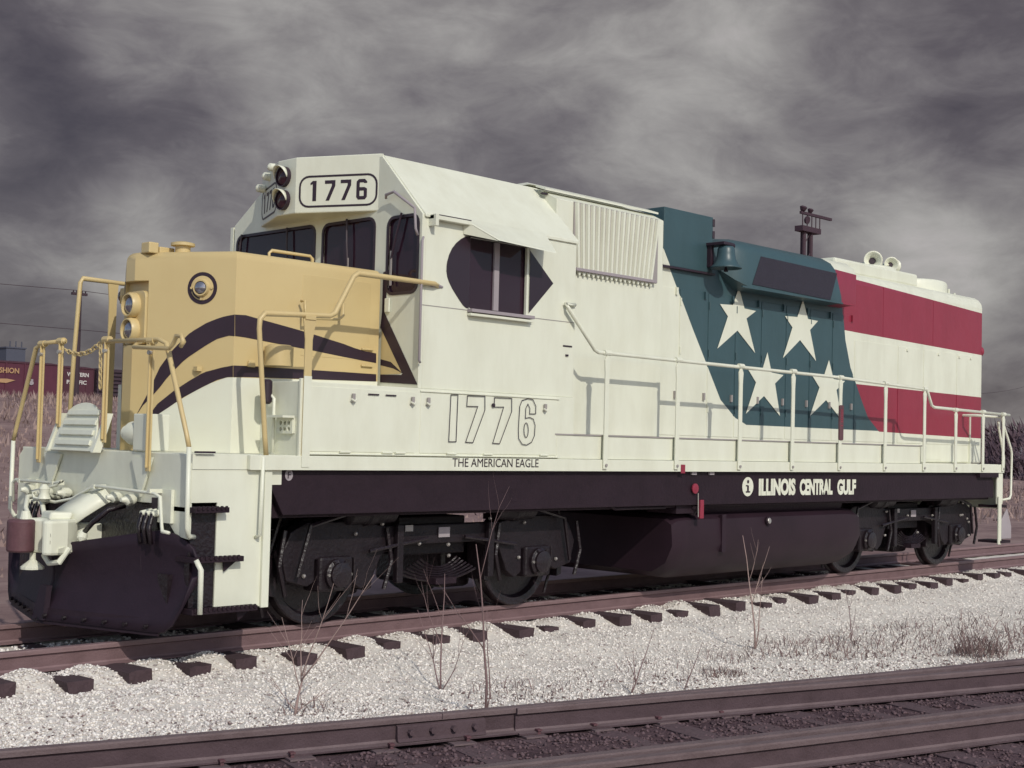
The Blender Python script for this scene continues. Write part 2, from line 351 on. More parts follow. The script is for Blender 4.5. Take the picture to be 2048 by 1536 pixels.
# ------------------------------------------------------------------ mesh helpers
class B:
    def __init__(s): s.bm = bmesh.new()

    def face(s, pts):
        vs_ = [s.bm.verts.new(p) for p in pts]
        try: return s.bm.faces.new(vs_)
        except ValueError: return None

    def box(s, x0, x1, y0, y1, z0, z1):
        v = [s.bm.verts.new((a, b, c)) for a in (x0, x1) for b in (y0, y1) for c in (z0, z1)]
        for f in ((0, 1, 3, 2), (4, 6, 7, 5), (0, 4, 5, 1), (2, 3, 7, 6), (0, 2, 6, 4), (1, 5, 7, 3)):
            s.bm.faces.new([v[i] for i in f])
        return s

    def prism(s, pts, vec):
        vec = Vector(vec)
        a = [s.bm.verts.new(p) for p in pts]; b = [s.bm.verts.new(Vector(p) + vec) for p in pts]
        n = len(pts)
        s.bm.faces.new(a[::-1]); s.bm.faces.new(b)
        for i in range(n): s.bm.faces.new((a[i], a[(i + 1) % n], b[(i + 1) % n], b[i]))
        return s

    def plate(s, loops, O, U, V, t):
        """flat sheet with openings: loops of (u, v), first the outline; thickness t towards -(U x V)"""
        O, U, V = Vector(O), Vector(U), Vector(V)
        Nn = U.cross(V).normalized()
        tri = tessellate_polygon([[Vector((a, b, 0)) for a, b in lp] for lp in loops])
        flat = [p for lp in loops for p in lp]
        f = [s.bm.verts.new(O + U * a + V * b) for a, b in flat]
        k = [s.bm.verts.new(O + U * a + V * b - Nn * t) for a, b in flat]
        for q in tri:
            try: s.bm.faces.new([f[i] for i in q]); s.bm.faces.new([k[i] for i in q[::-1]])
            except ValueError: pass
        o = 0
        for lp in loops:
            n = len(lp)
            for i in range(n):
                a, b = o + i, o + (i + 1) % n
                try: s.bm.faces.new((f[a], f[b], k[b], k[a]))
                except ValueError: pass
            o += n
        return s

    def tube(s, pts, r, n=8, cap=True):
        pts = [Vector(p) for p in pts]
        rr = r if isinstance(r, (list, tuple)) else [r] * len(pts)
        rings = []
        ref = None
        for i, p in enumerate(pts):
            d = (pts[min(i + 1, len(pts) - 1)] - pts[max(i - 1, 0)])
            if d.length < 1e-9: d = Vector((0, 0, 1))
            d.normalize()
            if ref is None:
                ref = Vector((0, 0, 1)) if abs(d.z) < 0.9 else Vector((1, 0, 0))
            u = d.cross(ref)
            if u.length < 1e-6: u = d.cross(Vector((0, 1, 0)))
            u.normalize(); v = d.cross(u).normalized(); ref = u.cross(d)
            k = 1.0
            if 0 < i < len(pts) - 1:
                d1 = (pts[i] - pts[i - 1]).normalized(); k = 1 / max(0.6, d1.dot(d))
            rings.append([s.bm.verts.new(p + (u * math.cos(2 * math.pi * j / n) + v * math.sin(2 * math.pi * j / n)) * rr[i] * (k if k < 1.3 else 1.15)) for j in range(n)])
        for a, b in zip(rings, rings[1:]):
            for j in range(n): s.bm.faces.new((a[j], a[(j + 1) % n], b[(j + 1) % n], b[j]))
        if cap:
            s.bm.faces.new(rings[0][::-1]); s.bm.faces.new(rings[-1])
        return s

    def cyl(s, p0, p1, r0, r1=None, n=20):
        return s.tube([p0, p1], [r0, r0 if r1 is None else r1], n)

    def lathe(s, p, axis, prof, n=24, cap=True):
        """prof: (radius, distance along axis)"""
        p, d = Vector(p), Vector(axis).normalized()
        ref = Vector((0, 0, 1)) if abs(d.z) < 0.9 else Vector((1, 0, 0))
        u = d.cross(ref).normalized(); v = d.cross(u)
        rings = [[s.bm.verts.new(p + d * t + (u * math.cos(2 * math.pi * j / n) + v * math.sin(2 * math.pi * j / n)) * max(r, 1e-4)) for j in range(n)] for r, t in prof]
        for a, b in zip(rings, rings[1:]):
            for j in range(n): s.bm.faces.new((a[j], a[(j + 1) % n], b[(j + 1) % n], b[j]))
        if cap:
            s.bm.faces.new(rings[0][::-1]); s.bm.faces.new(rings[-1])
        return s

    def strip(s, poly, w, O, U, V, t):
        """painted outline: a band of width w centred on a closed polygon"""
        n = len(poly)
        P = [Vector((a, b)) for a, b in poly]

        def off(k):
            o = []
            for i in range(n):
                a, b, c = P[i - 1], P[i], P[(i + 1) % n]
                d1 = (b - a).normalized(); d2 = (c - b).normalized()
                n1 = Vector((-d1.y, d1.x)); n2 = Vector((-d2.y, d2.x))
                m = n1 + n2
                if m.length < 1e-6: m = n1
                m = m / max(0.35, (m.dot(n1)))
                o.append(tuple(b + m * k))
            return o
        return s.plate([off(-w / 2), off(w / 2)], O, U, V, t)

    def mesh(s, name):
        bmesh.ops.recalc_face_normals(s.bm, faces=s.bm.faces)
        me = bpy.data.meshes.new(name); s.bm.to_mesh(me); s.bm.free()
        return me


def obj(name, b, m, parent=None, smooth=False, bevel=0.0, seg=2, angle=35):
    me = b.mesh(name) if isinstance(b, B) else b
    if m is not None and not me.materials: me.materials.append(M[m] if isinstance(m, str) else m)
    if smooth:
        for p in me.polygons: p.use_smooth = True
        if smooth != 'all':
            me.set_sharp_from_angle(angle=math.radians(angle))
    o = bpy.data.objects.new(name, me); COL.objects.link(o)
    if parent is not None: o.parent = parent
    if bevel:
        md = o.modifiers.new('edge', 'BEVEL'); md.width = bevel; md.segments = seg; md.limit_method = 'ANGLE'; md.angle_limit = math.radians(40)
    return o


def copy(o, parent=None, loc=None):
    c = o.copy(); COL.objects.link(c)
    if parent is not None: c.parent = parent
    if loc is not None: c.location = loc
    return c


def tag(o, label=None, cat=None, group=None, kind=None):
    if label: o['label'] = label
    if cat: o['category'] = cat
    if group: o['group'] = group
    if kind: o['kind'] = kind
    return o


def empty(name, loc=(0, 0, 0), parent=None):
    o = bpy.data.objects.new(name, None); o.location = loc; o.empty_display_size = 0.3
    COL.objects.link(o)
    if parent is not None: o.parent = parent
    return o


def rrect(x0, x1, y0, y1, r, n=4):
    o = []
    for cx, cy, a in ((x1 - r, y1 - r, 0), (x0 + r, y1 - r, 90), (x0 + r, y0 + r, 180), (x1 - r, y0 + r, 270)):
        for i in range(n + 1):
            t = math.radians(a + 90 * i / n); o.append((cx + r * math.cos(t), cy + r * math.sin(t)))
    return o


def circle(cx, cy, r, n=24, ry=None):
    return [(cx + r * math.cos(2 * math.pi * i / n), cy + (ry or r) * math.sin(2 * math.pi * i / n)) for i in range(n)]


def text_mesh(s, size=1.0, bold=0.0, extrude=0.002, spacing=1.0):
    cu = bpy.data.curves.new('t', 'FONT'); cu.body = s; cu.size = size; cu.offset = bold; cu.extrude = extrude
    cu.space_character = spacing; cu.resolution_u = 3
    o = bpy.data.objects.new('t', cu); COL.objects.link(o)
    bpy.context.view_layer.update()
    me = bpy.data.meshes.new_from_object(o.evaluated_get(bpy.context.evaluated_depsgraph_get()))
    bpy.data.objects.remove(o); bpy.data.curves.remove(cu)
    return me


def place_text(name, s, O, U, V, width, height, m, parent, bold=0.0, spacing=1.0):
    """flat lettering fitted into a width x height box whose lower left corner is O"""
    me = text_mesh(s, 1.0, bold, 0.001, spacing)
    n = len(me.vertices); co = np.empty(n * 3); me.vertices.foreach_get('co', co); co = co.reshape(-1, 3)
    lo, hi = co.min(0), co.max(0)
    u = (co[:, 0] - lo[0]) / (hi[0] - lo[0]) * width
    v = (co[:, 1] - lo[1]) / (hi[1] - lo[1]) * height
    O, U, V = np.array(O, float), np.array(U, float), np.array(V, float)
    Nn = np.cross(U, V)
    P = O + u[:, None] * U + v[:, None] * V + (co[:, 2] * 1.0)[:, None] * Nn
    me.vertices.foreach_set('co', P.ravel()); me.update(); me.materials.clear()
    return obj(name, me, m, parent)


# ------------------------------------------------------------------ ground and tracks
def sidey(x):
    """centre line of the far rail of the siding that leaves in the foreground"""
    return -3.754 - 0.283 * (x + 2.638) + 0.00384 * (x + 2.638) * (x - 0.588)


def sidedir(x):
    d = -0.283 + 0.00384 * (2 * x + 2.05)
    v = Vector((1, d, 0)).normalized()
    return v, Vector((v.y, -v.x, 0))      # along, and towards the camera side


def smooth01(t):
    t = np.clip(t, 0, 1); return t * t * (3 - 2 * t)


def hnoise(x, y):
    return (np.sin(x * 3.1 + 1.3 * np.sin(y * 2.3)) * np.sin(y * 4.2 + 0.7) * 0.5 + np.sin(x * 7.9 + y * 3.3) * np.sin(y * 9.1 - x * 2.2) * 0.3
            + np.sin(x * 17 + y * 11) * np.sin(y * 19 - x * 6) * 0.2)


def bed_h(x, y):
    """height of the white ballast surface around the engine's track"""
    x = np.asarray(x, float); y = np.asarray(y, float)
    a = np.abs(y)
    h = np.where(a < 0.95, -0.205, -0.205 - 0.075 * smooth01((a - 0.95) / 0.45) - 0.13 * smooth01((a - 1.40) / 1.0))
    sy = -3.754 - 0.283 * (x + 2.638) + 0.00384 * (x + 2.638) * (x - 0.588)
    t = smooth01(1 - (y - sy - 0.05) / 1.3)
    h = h * (1 - t) + (-0.20) * t
    h = h + 0.02 * hnoise(x, y) * (1 - 0.6 * (a < 1.28))
    # ballast heaped against the outside of the rail between the ties
    heap = np.exp(-((a - 1.02) / 0.20) ** 2)
    ph = np.mod(x + 5.88, 0.56) / 0.56
    h = h + heap * ((0.055 + 0.035 * np.sin(x * 2.7 + 1) * np.sin(x * 1.1)) * np.sin(np.pi * ph) ** 2 + 0.010)
    return h


def terrain_h(x, y):
    x = np.asarray(x, float); y = np.asarray(y, float)
    h = np.full(np.broadcast(x, y).shape, -0.52)
    fade = 1 - smooth01((x - 60) / 45.0)
    bank = 4.0 * smooth01((y - 14) / 44.0) - 1.7 * smooth01((y - 60) / 9.0)
    h = h + fade * bank
    h = h + 0.16 * np.sin(x * 0.21 + 1) * np.sin(y * 0.17) * smooth01((y - 8) / 15.0) + 0.08 * np.sin(x * 0.73) * np.sin(y * 0.61 + 2) * smooth01((y - 6) / 10.0)
    return h


def grid_mesh(name, xs, ys, hf):
    X, Y_ = np.meshgrid(xs, ys, indexing='ij')
    Z = hf(X, Y_)
    nx, ny = len(xs), len(ys)
    co = np.stack([X, Y_, Z], -1).reshape(-1, 3)
    i = np.arange(nx - 1)[:, None] * ny + np.arange(ny - 1)[None, :]
    q = np.stack([i, i + ny, i + ny + 1, i + 1], -1).reshape(-1, 4)
    return np_mesh(name, co, q)


def np_mesh(name, co, faces):
    co = np.asarray(co, np.float32); faces = np.asarray(faces, np.int32)
    k = faces.shape[1]
    me = bpy.data.meshes.new(name)
    me.vertices.add(len(co)); me.vertices.foreach_set('co', co.ravel())
    me.loops.add(faces.size); me.loops.foreach_set('vertex_index', faces.ravel())
    me.polygons.add(len(faces)); me.polygons.foreach_set('loop_start', np.arange(0, faces.size, k, dtype=np.int32))
    me.polygons.foreach_set('loop_total', np.full(len(faces), k, np.int32))
    me.update(calc_edges=True); me.validate()
    return me


def axis(a, b, near, far, c0, c1):
    """graded coordinate list: fine step `near` inside [c0, c1], growing outwards"""
    o = list(np.arange(c0, c1, near))
    s = near; v = c1
    while v < b:
        o.append(v); s *= 1.22; v += s
    o.append(b)
    s = near; v = c0 - near
    pre = []
    while v > a:
        pre.append(v); s *= 1.22; v -= s
    pre.append(a)
    return np.array(pre[::-1] + o)


g = obj('ground', grid_mesh('ground', axis(-1500, 3000, 2.5, 0, -60, 130), axis(-1500, 3000, 2.5, 0, -20, 90), terrain_h), 'field', smooth='all')
tag(g, kind='structure')
# white ballast shoulder: from the far side of the engine's track to the siding's far rail
xs = np.arange(-7.5, 34, 0.085)
ys_t = np.linspace(0, 1, 76)
Xg = np.repeat(xs[:, None], len(ys_t), 1)
lowy = np.array([sidey(x_) + 0.02 for x_ in xs])[:, None]
Yg = lowy + (2.6 - lowy) * ys_t[None, :]
Zg = bed_h(Xg, Yg)
Zg[:, -1] = -0.6
co = np.stack([Xg, Yg, Zg], -1).reshape(-1, 3)
ny = len(ys_t); nx = len(xs)
ii = np.arange(nx - 1)[:, None] * ny + np.arange(ny - 1)[None, :]
q = np.stack([ii, ii + ny, ii + ny + 1, ii + 1], -1).reshape(-1, 4)
bed = obj('ballast_bed', np_mesh('ballast_bed', co, q), 'gravel', smooth='all'); tag(bed, kind='structure')
# dark siding bed towards the camera
t_ = np.linspace(0, 1, 40)
Yg = lowy - 0.02 + (-13.5 - lowy) * t_[None, :]
Xg = np.repeat(xs[:, None], 40, 1)
Zg = -0.255 + 0.018 * hnoise(Xg * 1.3 + 4, Yg * 1.1) - 0.12 * smooth01((-Yg - 8.4) / 2.0)
Zg[:, -1] = -0.6
co = np.stack([Xg, Yg, Zg], -1).reshape(-1, 3)
ii = np.arange(nx - 1)[:, None] * 40 + np.arange(39)[None, :]
q = np.stack([ii, ii + 40, ii + 41, ii + 1], -1).reshape(-1, 4)
sb = obj('siding_bed', np_mesh('siding_bed', co, q), 'cinderbed', smooth='all'); tag(sb, kind='structure')

# loose stones: joined geometry nobody could count
OCT = np.array([(1, 0, 0), (-1, 0, 0), (0, 1, 0), (0, -1, 0), (0, 0, 1), (0, 0, -1)], float)
OCTF = np.array([(0, 2, 4), (2, 1, 4), (1, 3, 4), (3, 0, 4), (2, 0, 5), (1, 2, 5), (3, 1, 5), (0, 3, 5)])


def stone_field(name, P, smin, smax, m, flat=0.7):
    n = len(P)
    S = rng.uniform(smin, smax, (n, 1, 1)) * rng.uniform(0.6, 1.25, (n, 1, 3)) * np.array([1, 1, flat])
    V = OCT[None] * rng.uniform(0.62, 1.2, (n, 6, 1)) + rng.normal(0, 0.13, (n, 6, 3))
    V = V * S
    a = rng.uniform(0, 2 * np.pi, n); c, s_ = np.cos(a), np.sin(a)
    X_ = V[..., 0] * c[:, None] - V[..., 1] * s_[:, None]; Y_ = V[..., 0] * s_[:, None] + V[..., 1] * c[:, None]
    b_ = rng.uniform(-0.6, 0.6, n); c2, s2 = np.cos(b_), np.sin(b_)
    Z_ = V[..., 2] * c2[:, None] + X_ * s2[:, None]; X_ = X_ * c2[:, None] - V[..., 2] * s2[:, None]
    co_ = np.stack([X_, Y_, Z_], -1) + P[:, None, :]
    F = OCTF[None] + (np.arange(n) * 6)[:, None, None]
    o = obj(name, np_mesh(name, co_.reshape(-1, 3), F.reshape(-1, 3)), m)
    tag(o, kind='stuff'); return o


n = 95000
# denser towards the camera
x_ = -3.2 + 24.0 * rng.random(n) ** 1.55
sy_ = np.array([sidey(v) for v in x_])
y_ = sy_ + 0.06 + (-0.80 - sy_ - 0.06) * rng.random(n)
P = np.stack([x_, y_, bed_h(x_, y_) + 0.004], -1)
so = stone_field('limestone_ballast', P, 0.007, 0.021, 'stones')
tag(so, 'loose white limestone ballast stones spread beside the locomotive track', 'ballast')
n = 9000
x_ = -3 + 17 * rng.random(n); y_ = rng.uniform(-0.68, 0.68, n)
so2 = stone_field('limestone_ballast', np.stack([x_, y_, bed_h(x_, y_) + 0.004], -1), 0.014, 0.032, 'stones')
tag(so2, 'loose white ballast stones lying between the rails under the locomotive', 'ballast')
n = 16000
x_ = -3.5 + 12 * rng.random(n) ** 1.2
sy_ = np.array([sidey(v) for v in x_])
y_ = sy_ - 0.1 - 3.2 * rng.random(n)
so3 = stone_field('sooty_ballast', np.stack([x_, y_, -0.25 + 0.018 * hnoise(x_ * 1.3 + 4, y_ * 1.1)], -1), 0.010, 0.026, 'cinders')
tag(so3, 'dark sooty ballast stones between the rails of the foreground siding', 'ballast')

# ---- rails
RAILP = [(-0.034, 0.0), (0.034, 0.0), (0.036, -0.012), (0.033, -0.040), (0.009, -0.052), (0.008, -0.145), (0.020, -0.158), (0.070, -0.166), (0.070, -0.178),
         (-0.070, -0.178), (-0.070, -0.166), (-0.020, -0.158), (-0.008, -0.145), (-0.009, -0.052), (-0.033, -0.040), (-0.036, -0.012)]


def rail(name, pts, ztop, head='rust', web='railweb'):
    b = B(); rings = []
    pts = [Vector((p[0], p[1], 0)) for p in pts]
    for i, p in enumerate(pts):
        d = (pts[min(i + 1, len(pts) - 1)] - pts[max(0, i - 1)]).normalized()
        nrm = Vector((-d.y, d.x, 0))
        rings.append([b.bm.verts.new(p + nrm * a + Vector((0, 0, ztop + c))) for a, c in RAILP])
    k = len(RAILP)
    for a, c in zip(rings, rings[1:]):
        for j in range(k): b.bm.faces.new((a[j], a[(j + 1) % k], c[(j + 1) % k], c[j]))
    b.bm.faces.new(rings[0][::-1]); b.bm.faces.new(rings[-1])
    o = obj(name, b, head)
    o.data.materials.append(M[web])
    for p in o.data.polygons:
        if p.center.z < ztop - 0.03 and not (p.normal.z > 0.6): p.material_index = 1
    return o


for yy, lab in ((-0.756, 'rusty near rail of the track under the locomotive'), (0.756, 'rusty far rail of the track under the locomotive')):
    tag(rail('rail', [(v, yy) for v in (-40, -8, 0, 6, 12, 20, 60)], 0.0, 'rust_worn', 'web_worn'), lab, 'rail')
ZS = -0.05
sx = [v for v in np.arange(-7.4, 30, 0.8)]


def offs(x, d):
    al, nr = sidedir(x); p = Vector((x, sidey(x), 0)) + nr * d
    return (p.x, p.y)


tag(rail('rail', [offs(v, 0.0) for v in sx], ZS), 'rusty far rail of the foreground siding with a bolted joint', 'rail')
tag(rail('rail', [offs(v, 0.022 + 0.036 * min(1, max(0, v - 0.6) / 1.4) + max(0, v - 2.0) * 0.055) for v in np.arange(0.6, 30, 0.35)], ZS - 0.005), 'switch point rail lying close beside the far siding rail', 'rail')
tag(rail('rail', [offs(v, 1.435) for v in sx], ZS), 'rusty near rail of the foreground siding', 'rail')
tag(rail('rail', [offs(v, 1.435 + 0.15 + max(0, v) * 0.012) for v in sx], ZS - 0.004), 'second rail running tight beside the near siding rail', 'rail')

# joint bar with four bolts on the siding's far rail
jb = empty('joint_bar', (offs(0.05, 0.0)[0], offs(0.05, 0.0)[1], ZS))
tag(jb, 'bolted joint bar on the far siding rail near the saplings', 'joint bar')
al, nr = sidedir(0.05)
b = B(); o_ = nr * 0.016
b.prism([o_ - al * 0.33 + Vector((0, 0, -0.05)), o_ - al * 0.33 + nr * 0.022 + Vector((0, 0, -0.06)), o_ - al * 0.33 + nr * 0.030 + Vector((0, 0, -0.14)), o_ - al * 0.33 + nr * 0.045 + Vector((0, 0, -0.160)), o_ - al * 0.33 + Vector((0, 0, -0.160))], al * 0.66)
obj('bar', b, 'railweb', jb, bevel=0.004)
for k in range(4):
    b = B(); c = al * (-0.24 + 0.16 * k) + nr * 0.04 + Vector((0, 0, -0.10)); b.cyl(c, c + nr * 0.035, 0.022, 0.020, 6)
    obj('bolt', b, 'railweb', jb)
# the gap of the joint
b = B(); b.prism([al * -0.002 + nr * -0.036 + Vector((0, 0, 0.0015)), al * 0.002 + nr * -0.036 + Vector((0, 0, 0.0015)), al * 0.002 + nr * 0.037 + Vector((0, 0, 0.0015)), al * -0.002 + nr * 0.037 + Vector((0, 0, 0.0015))], (0, 0, -0.035))
obj('joint_gap', b, 'black', jb)


def tie_mesh(L_, w, h, seed):
    r = random.Random(seed); b = B()
    b.box(-w / 2, w / 2, -L_ / 2, L_ / 2, -h, 0)
    bmesh.ops.subdivide_edges(b.bm, edges=b.bm.edges[:], cuts=2, use_grid_fill=True)
    for v in b.bm.verts: v.co += Vector((r.uniform(-.008, .008), r.uniform(-.012, .012), r.uniform(-.007, .007)))
    return b.mesh('tie')


tms = [tie_mesh(2.56, 0.22, 0.2, k) for k in range(5)]
for me in tms: me.materials.append(M['tie'])
tms2 = [tie_mesh(2.7, 0.23, 0.2, k + 9) for k in range(4)]
for me in tms2: me.materials.append(M['tie_old'])
ti = 0
ONES = 'first second third fourth fifth sixth seventh eighth ninth tenth eleventh twelfth thirteenth fourteenth fifteenth sixteenth seventeenth eighteenth nineteenth'.split()
TENS = {20: 'twentieth', 30: 'thirtieth', 40: 'fortieth', 50: 'fiftieth'}
TEN1 = {20: 'twenty', 30: 'thirty', 40: 'forty'}


def ordinal(k):
    if k < 20: return ONES[k - 1]
    return TENS[k] if k % 10 == 0 else TEN1[k // 10 * 10] + '-' + ONES[k % 10 - 1]


xt = -1.96
while xt < 17.8:
    o = bpy.data.objects.new('tie', tms[ti % 5]); COL.objects.link(o)
    o.location = (xt + random.uniform(-.02, .02), random.uniform(-.08, .06), -0.166 - random.choice((0.0, 0.004, 0.010, 0.018, 0.03)))
    o.rotation_euler = (random.uniform(-.012, .012), random.uniform(-.05, .05), random.uniform(-.04, .04))
    tag(o, 'dark tie end in white ballast under the locomotive track, %s from the left edge' % ordinal(ti + 1), 'railroad tie', 'ties under the locomotive track')
    xt += 0.56; ti += 1
xt = -2.565; ti = 0
spike = B(); spike.box(-0.011, 0.011, -0.011, 0.011, -0.03, 0.014); spike.prism([(-0.017, -0.02, 0.014), (0.017, -0.02, 0.014), (0.017, 0.024, 0.014), (-0.017, 0.024, 0.014)], (0, 0, 0.012))
spike = spike.mesh('spike'); spike.materials.append(M['knuckle'])
tplate = B(); tplate.box(-0.085, 0.085, -0.15, 0.15, -0.004, 0.008); tplate = tplate.mesh('tie_plate'); tplate.materials.append(M['rust'])
while xt < 6.6:
    al, nr = sidedir(xt)
    p = Vector((xt, sidey(xt), 0)) + nr * 0.74
    o = bpy.data.objects.new('tie', tms2[ti % 4]); COL.objects.link(o)
    o.location = (p.x, p.y, ZS - 0.192 - 0.008 * random.random()); o.rotation_euler = (0, 0, math.atan2(al.y, al.x) + random.uniform(-.02, .02))
    tag(o, 'weathered brown tie in dark ballast under the foreground siding, %s from the left edge' % ordinal(ti + 1), 'railroad tie', 'ties under the foreground siding')
    for d in (0.0, 1.435):
        t2 = bpy.data.objects.new('tie_plate', tplate); COL.objects.link(t2); t2.parent = o; t2.location = (0, 0.74 - d, 0.006)
        for sg in (-1, 1):
            s2 = bpy.data.objects.new('spike', spike); COL.objects.link(s2); s2.parent = o
            s2.location = (random.choice((-0.05, 0.05)), 0.74 - d + sg * 0.086, 0.022); s2.rotation_euler = (0, 0, 0 if sg < 0 else math.pi)
    xt += 0.545; ti += 1


# painted outlines, in metres on the engine
DIG_one = [(2.88, 2.209), (2.974, 2.213), (2.965, 1.756), (2.867, 1.754)]
DIG_seven = [(3.103, 2.21), (3.344, 2.214), (3.349, 2.079), (3.194, 1.751), (3.094, 1.754), (3.248, 2.109), (3.097, 2.106)]
DIG_sevenb = [(3.48, 2.208), (3.727, 2.209), (3.731, 2.077), (3.568, 1.747), (3.47, 1.75), (3.613, 2.117), (3.478, 2.112)]
DIG_six = [(4.086, 2.063), (4.087, 2.142), (4.041, 2.208), (3.964, 2.216), (3.878, 2.194), (3.847, 2.133), (3.835, 1.894), (3.842, 1.804), (3.894, 1.748), (3.959, 1.739), (4.035, 1.77), (4.076, 1.839), (4.083, 1.945), (4.053, 2.008), (3.997, 2.025), (3.934, 2.013), (3.937, 2.114), (3.966, 2.16), (3.998, 2.116), (3.996, 2.06)]
DIG_sixhole = [(3.947, 1.967), (3.963, 1.957), (3.976, 1.93), (3.982, 1.893), (3.979, 1.855), (3.968, 1.827), (3.952, 1.817), (3.935, 1.827), (3.922, 1.854), (3.917, 1.891), (3.92, 1.929), (3.931, 1.956)]
BAND_A_FACET = [(0.298, -0.138, 1.934), (0.325, -0.185, 2.033), (0.352, -0.232, 2.133), (0.378, -0.278, 2.249), (0.404, -0.324, 2.36), (0.431, -0.372, 2.432), (0.458, -0.419, 2.505), (0.485, -0.467, 2.561), (0.513, -0.515, 2.612), (0.54, -0.563, 2.663), (0.567, -0.611, 2.699), (0.595, -0.66, 2.73), (0.622, -0.708, 2.761), (0.65, -0.756, 2.783), (0.677, -0.805, 2.803), (0.705, -0.853, 2.82), (0.732, -0.902, 2.831), (0.76, -0.95, 2.84), (0.763, -0.956, 2.648), (0.736, -0.907, 2.651), (0.708, -0.859, 2.637), (0.681, -0.811, 2.622), (0.653, -0.762, 2.593), (0.626, -0.714, 2.562), (0.599, -0.666, 2.528), (0.571, -0.618, 2.493), (0.544, -0.57, 2.458), (0.516, -0.522, 2.416), (0.489, -0.474, 2.363), (0.462, -0.426, 2.311), (0.435, -0.378, 2.25), (0.408, -0.33, 2.18), (0.38, -0.282, 2.12), (0.353, -0.234, 2.065), (0.326, -0.186, 2.01), (0.299, -0.138, 1.93)]
BAND_A_SIDE = [(0.76, -0.95, 2.84), (0.876, -0.95, 2.844), (0.994, -0.95, 2.826), (1.114, -0.95, 2.808), (1.236, -0.95, 2.79), (1.359, -0.95, 2.772), (1.484, -0.95, 2.753), (1.611, -0.95, 2.733), (1.74, -0.95, 2.71), (1.871, -0.95, 2.686), (2.003, -0.95, 2.663), (2.138, -0.95, 2.632), (2.274, -0.95, 2.609), (2.412, -0.95, 2.597), (2.415, -0.95, 2.504), (2.278, -0.95, 2.515), (2.142, -0.95, 2.526), (2.008, -0.95, 2.538), (1.876, -0.95, 2.551), (1.746, -0.95, 2.564), (1.617, -0.95, 2.577), (1.491, -0.95, 2.589), (1.366, -0.95, 2.6), (1.243, -0.95, 2.611), (1.122, -0.95, 2.622), (1.002, -0.95, 2.633), (0.884, -0.95, 2.644), (0.768, -0.95, 2.649)]
BAND_B_FACET = [(0.323, -0.182, 1.809), (0.349, -0.226, 1.889), (0.374, -0.27, 1.963), (0.399, -0.315, 2.03), (0.425, -0.361, 2.07), (0.451, -0.406, 2.11), (0.476, -0.451, 2.149), (0.502, -0.497, 2.181), (0.528, -0.542, 2.214), (0.554, -0.587, 2.246), (0.58, -0.633, 2.275), (0.605, -0.678, 2.304), (0.631, -0.723, 2.326), (0.657, -0.769, 2.339), (0.683, -0.814, 2.353), (0.708, -0.859, 2.366), (0.734, -0.905, 2.375), (0.76, -0.95, 2.385), (0.762, -0.953, 2.282), (0.736, -0.908, 2.281), (0.71, -0.863, 2.267), (0.685, -0.817, 2.253), (0.659, -0.772, 2.229), (0.633, -0.727, 2.205), (0.608, -0.682, 2.18), (0.582, -0.637, 2.153), (0.556, -0.591, 2.126), (0.53, -0.546, 2.1), (0.504, -0.5, 2.068), (0.479, -0.455, 2.033), (0.453, -0.41, 1.999), (0.427, -0.364, 1.966), (0.401, -0.318, 1.933), (0.375, -0.273, 1.891), (0.349, -0.228, 1.848), (0.323, -0.182, 1.804)]
BAND_B_SIDE = [(0.76, -0.95, 2.385), (0.877, -0.95, 2.388), (0.996, -0.95, 2.389), (1.116, -0.95, 2.39), (1.239, -0.95, 2.39), (1.362, -0.95, 2.391), (1.488, -0.95, 2.392), (1.615, -0.95, 2.392), (1.745, -0.95, 2.393), (1.876, -0.95, 2.393), (2.009, -0.95, 2.394), (2.144, -0.95, 2.394), (2.281, -0.95, 2.394), (2.419, -0.95, 2.394), (2.422, -0.95, 2.323), (2.283, -0.95, 2.32), (2.147, -0.95, 2.317), (2.012, -0.95, 2.314), (1.879, -0.95, 2.311), (1.748, -0.95, 2.309), (1.619, -0.95, 2.306), (1.492, -0.95, 2.303), (1.366, -0.95, 2.3), (1.242, -0.95, 2.297), (1.12, -0.95, 2.294), (1.0, -0.95, 2.292), (0.881, -0.95, 2.288), (0.764, -0.95, 2.282)]
WB = [(0.323, 1.804), (0.364, 1.873), (0.405, 1.938), (0.446, 1.99), (0.487, 2.044), (0.527, 2.096), (0.568, 2.139), (0.609, 2.181), (0.649, 2.22), (0.689, 2.256), (0.73, 2.278), (0.771, 2.282), (0.944, 2.29), (1.502, 2.303), (2.422, 2.323)]
CABFRONT = [(-0.843, 3.01), (-0.964, 3.004), (-1.506, 2.295), (-0.882, 2.322), (-0.878, 2.396), (-1.258, 2.38), (-1.279, 2.399), (-1.138, 2.45), (-0.873, 2.504), (-0.869, 2.598), (-1.098, 2.524), (-1.257, 2.414), (-0.917, 2.893)]
EAGLEWIN = [(2.809, 3.421), (2.831, 3.546), (2.893, 3.666), (2.992, 3.747), (3.113, 3.796), (3.608, 3.797), (3.955, 3.767), (4.342, 3.443), (3.941, 3.118), (3.141, 3.049), (3.036, 3.1), (2.93, 3.213), (2.839, 3.326)]
STAR_a = [(8.475, 3.837), (8.607, 3.576), (8.869, 3.566), (8.656, 3.45), (8.864, 3.013), (8.459, 3.278), (8.03, 3.017), (8.244, 3.442), (8.066, 3.586), (8.349, 3.599)]
STAR_b = [(9.992, 3.814), (10.126, 3.563), (10.382, 3.556), (10.181, 3.415), (10.347, 2.996), (9.934, 3.259), (9.524, 2.988), (9.743, 3.416), (9.555, 3.557), (9.862, 3.569)]
STAR_c = [(9.153, 3.038), (9.256, 2.778), (9.543, 2.76), (9.343, 2.635), (9.476, 2.206), (9.089, 2.458), (8.684, 2.213), (8.899, 2.627), (8.722, 2.782), (9.032, 2.786)]
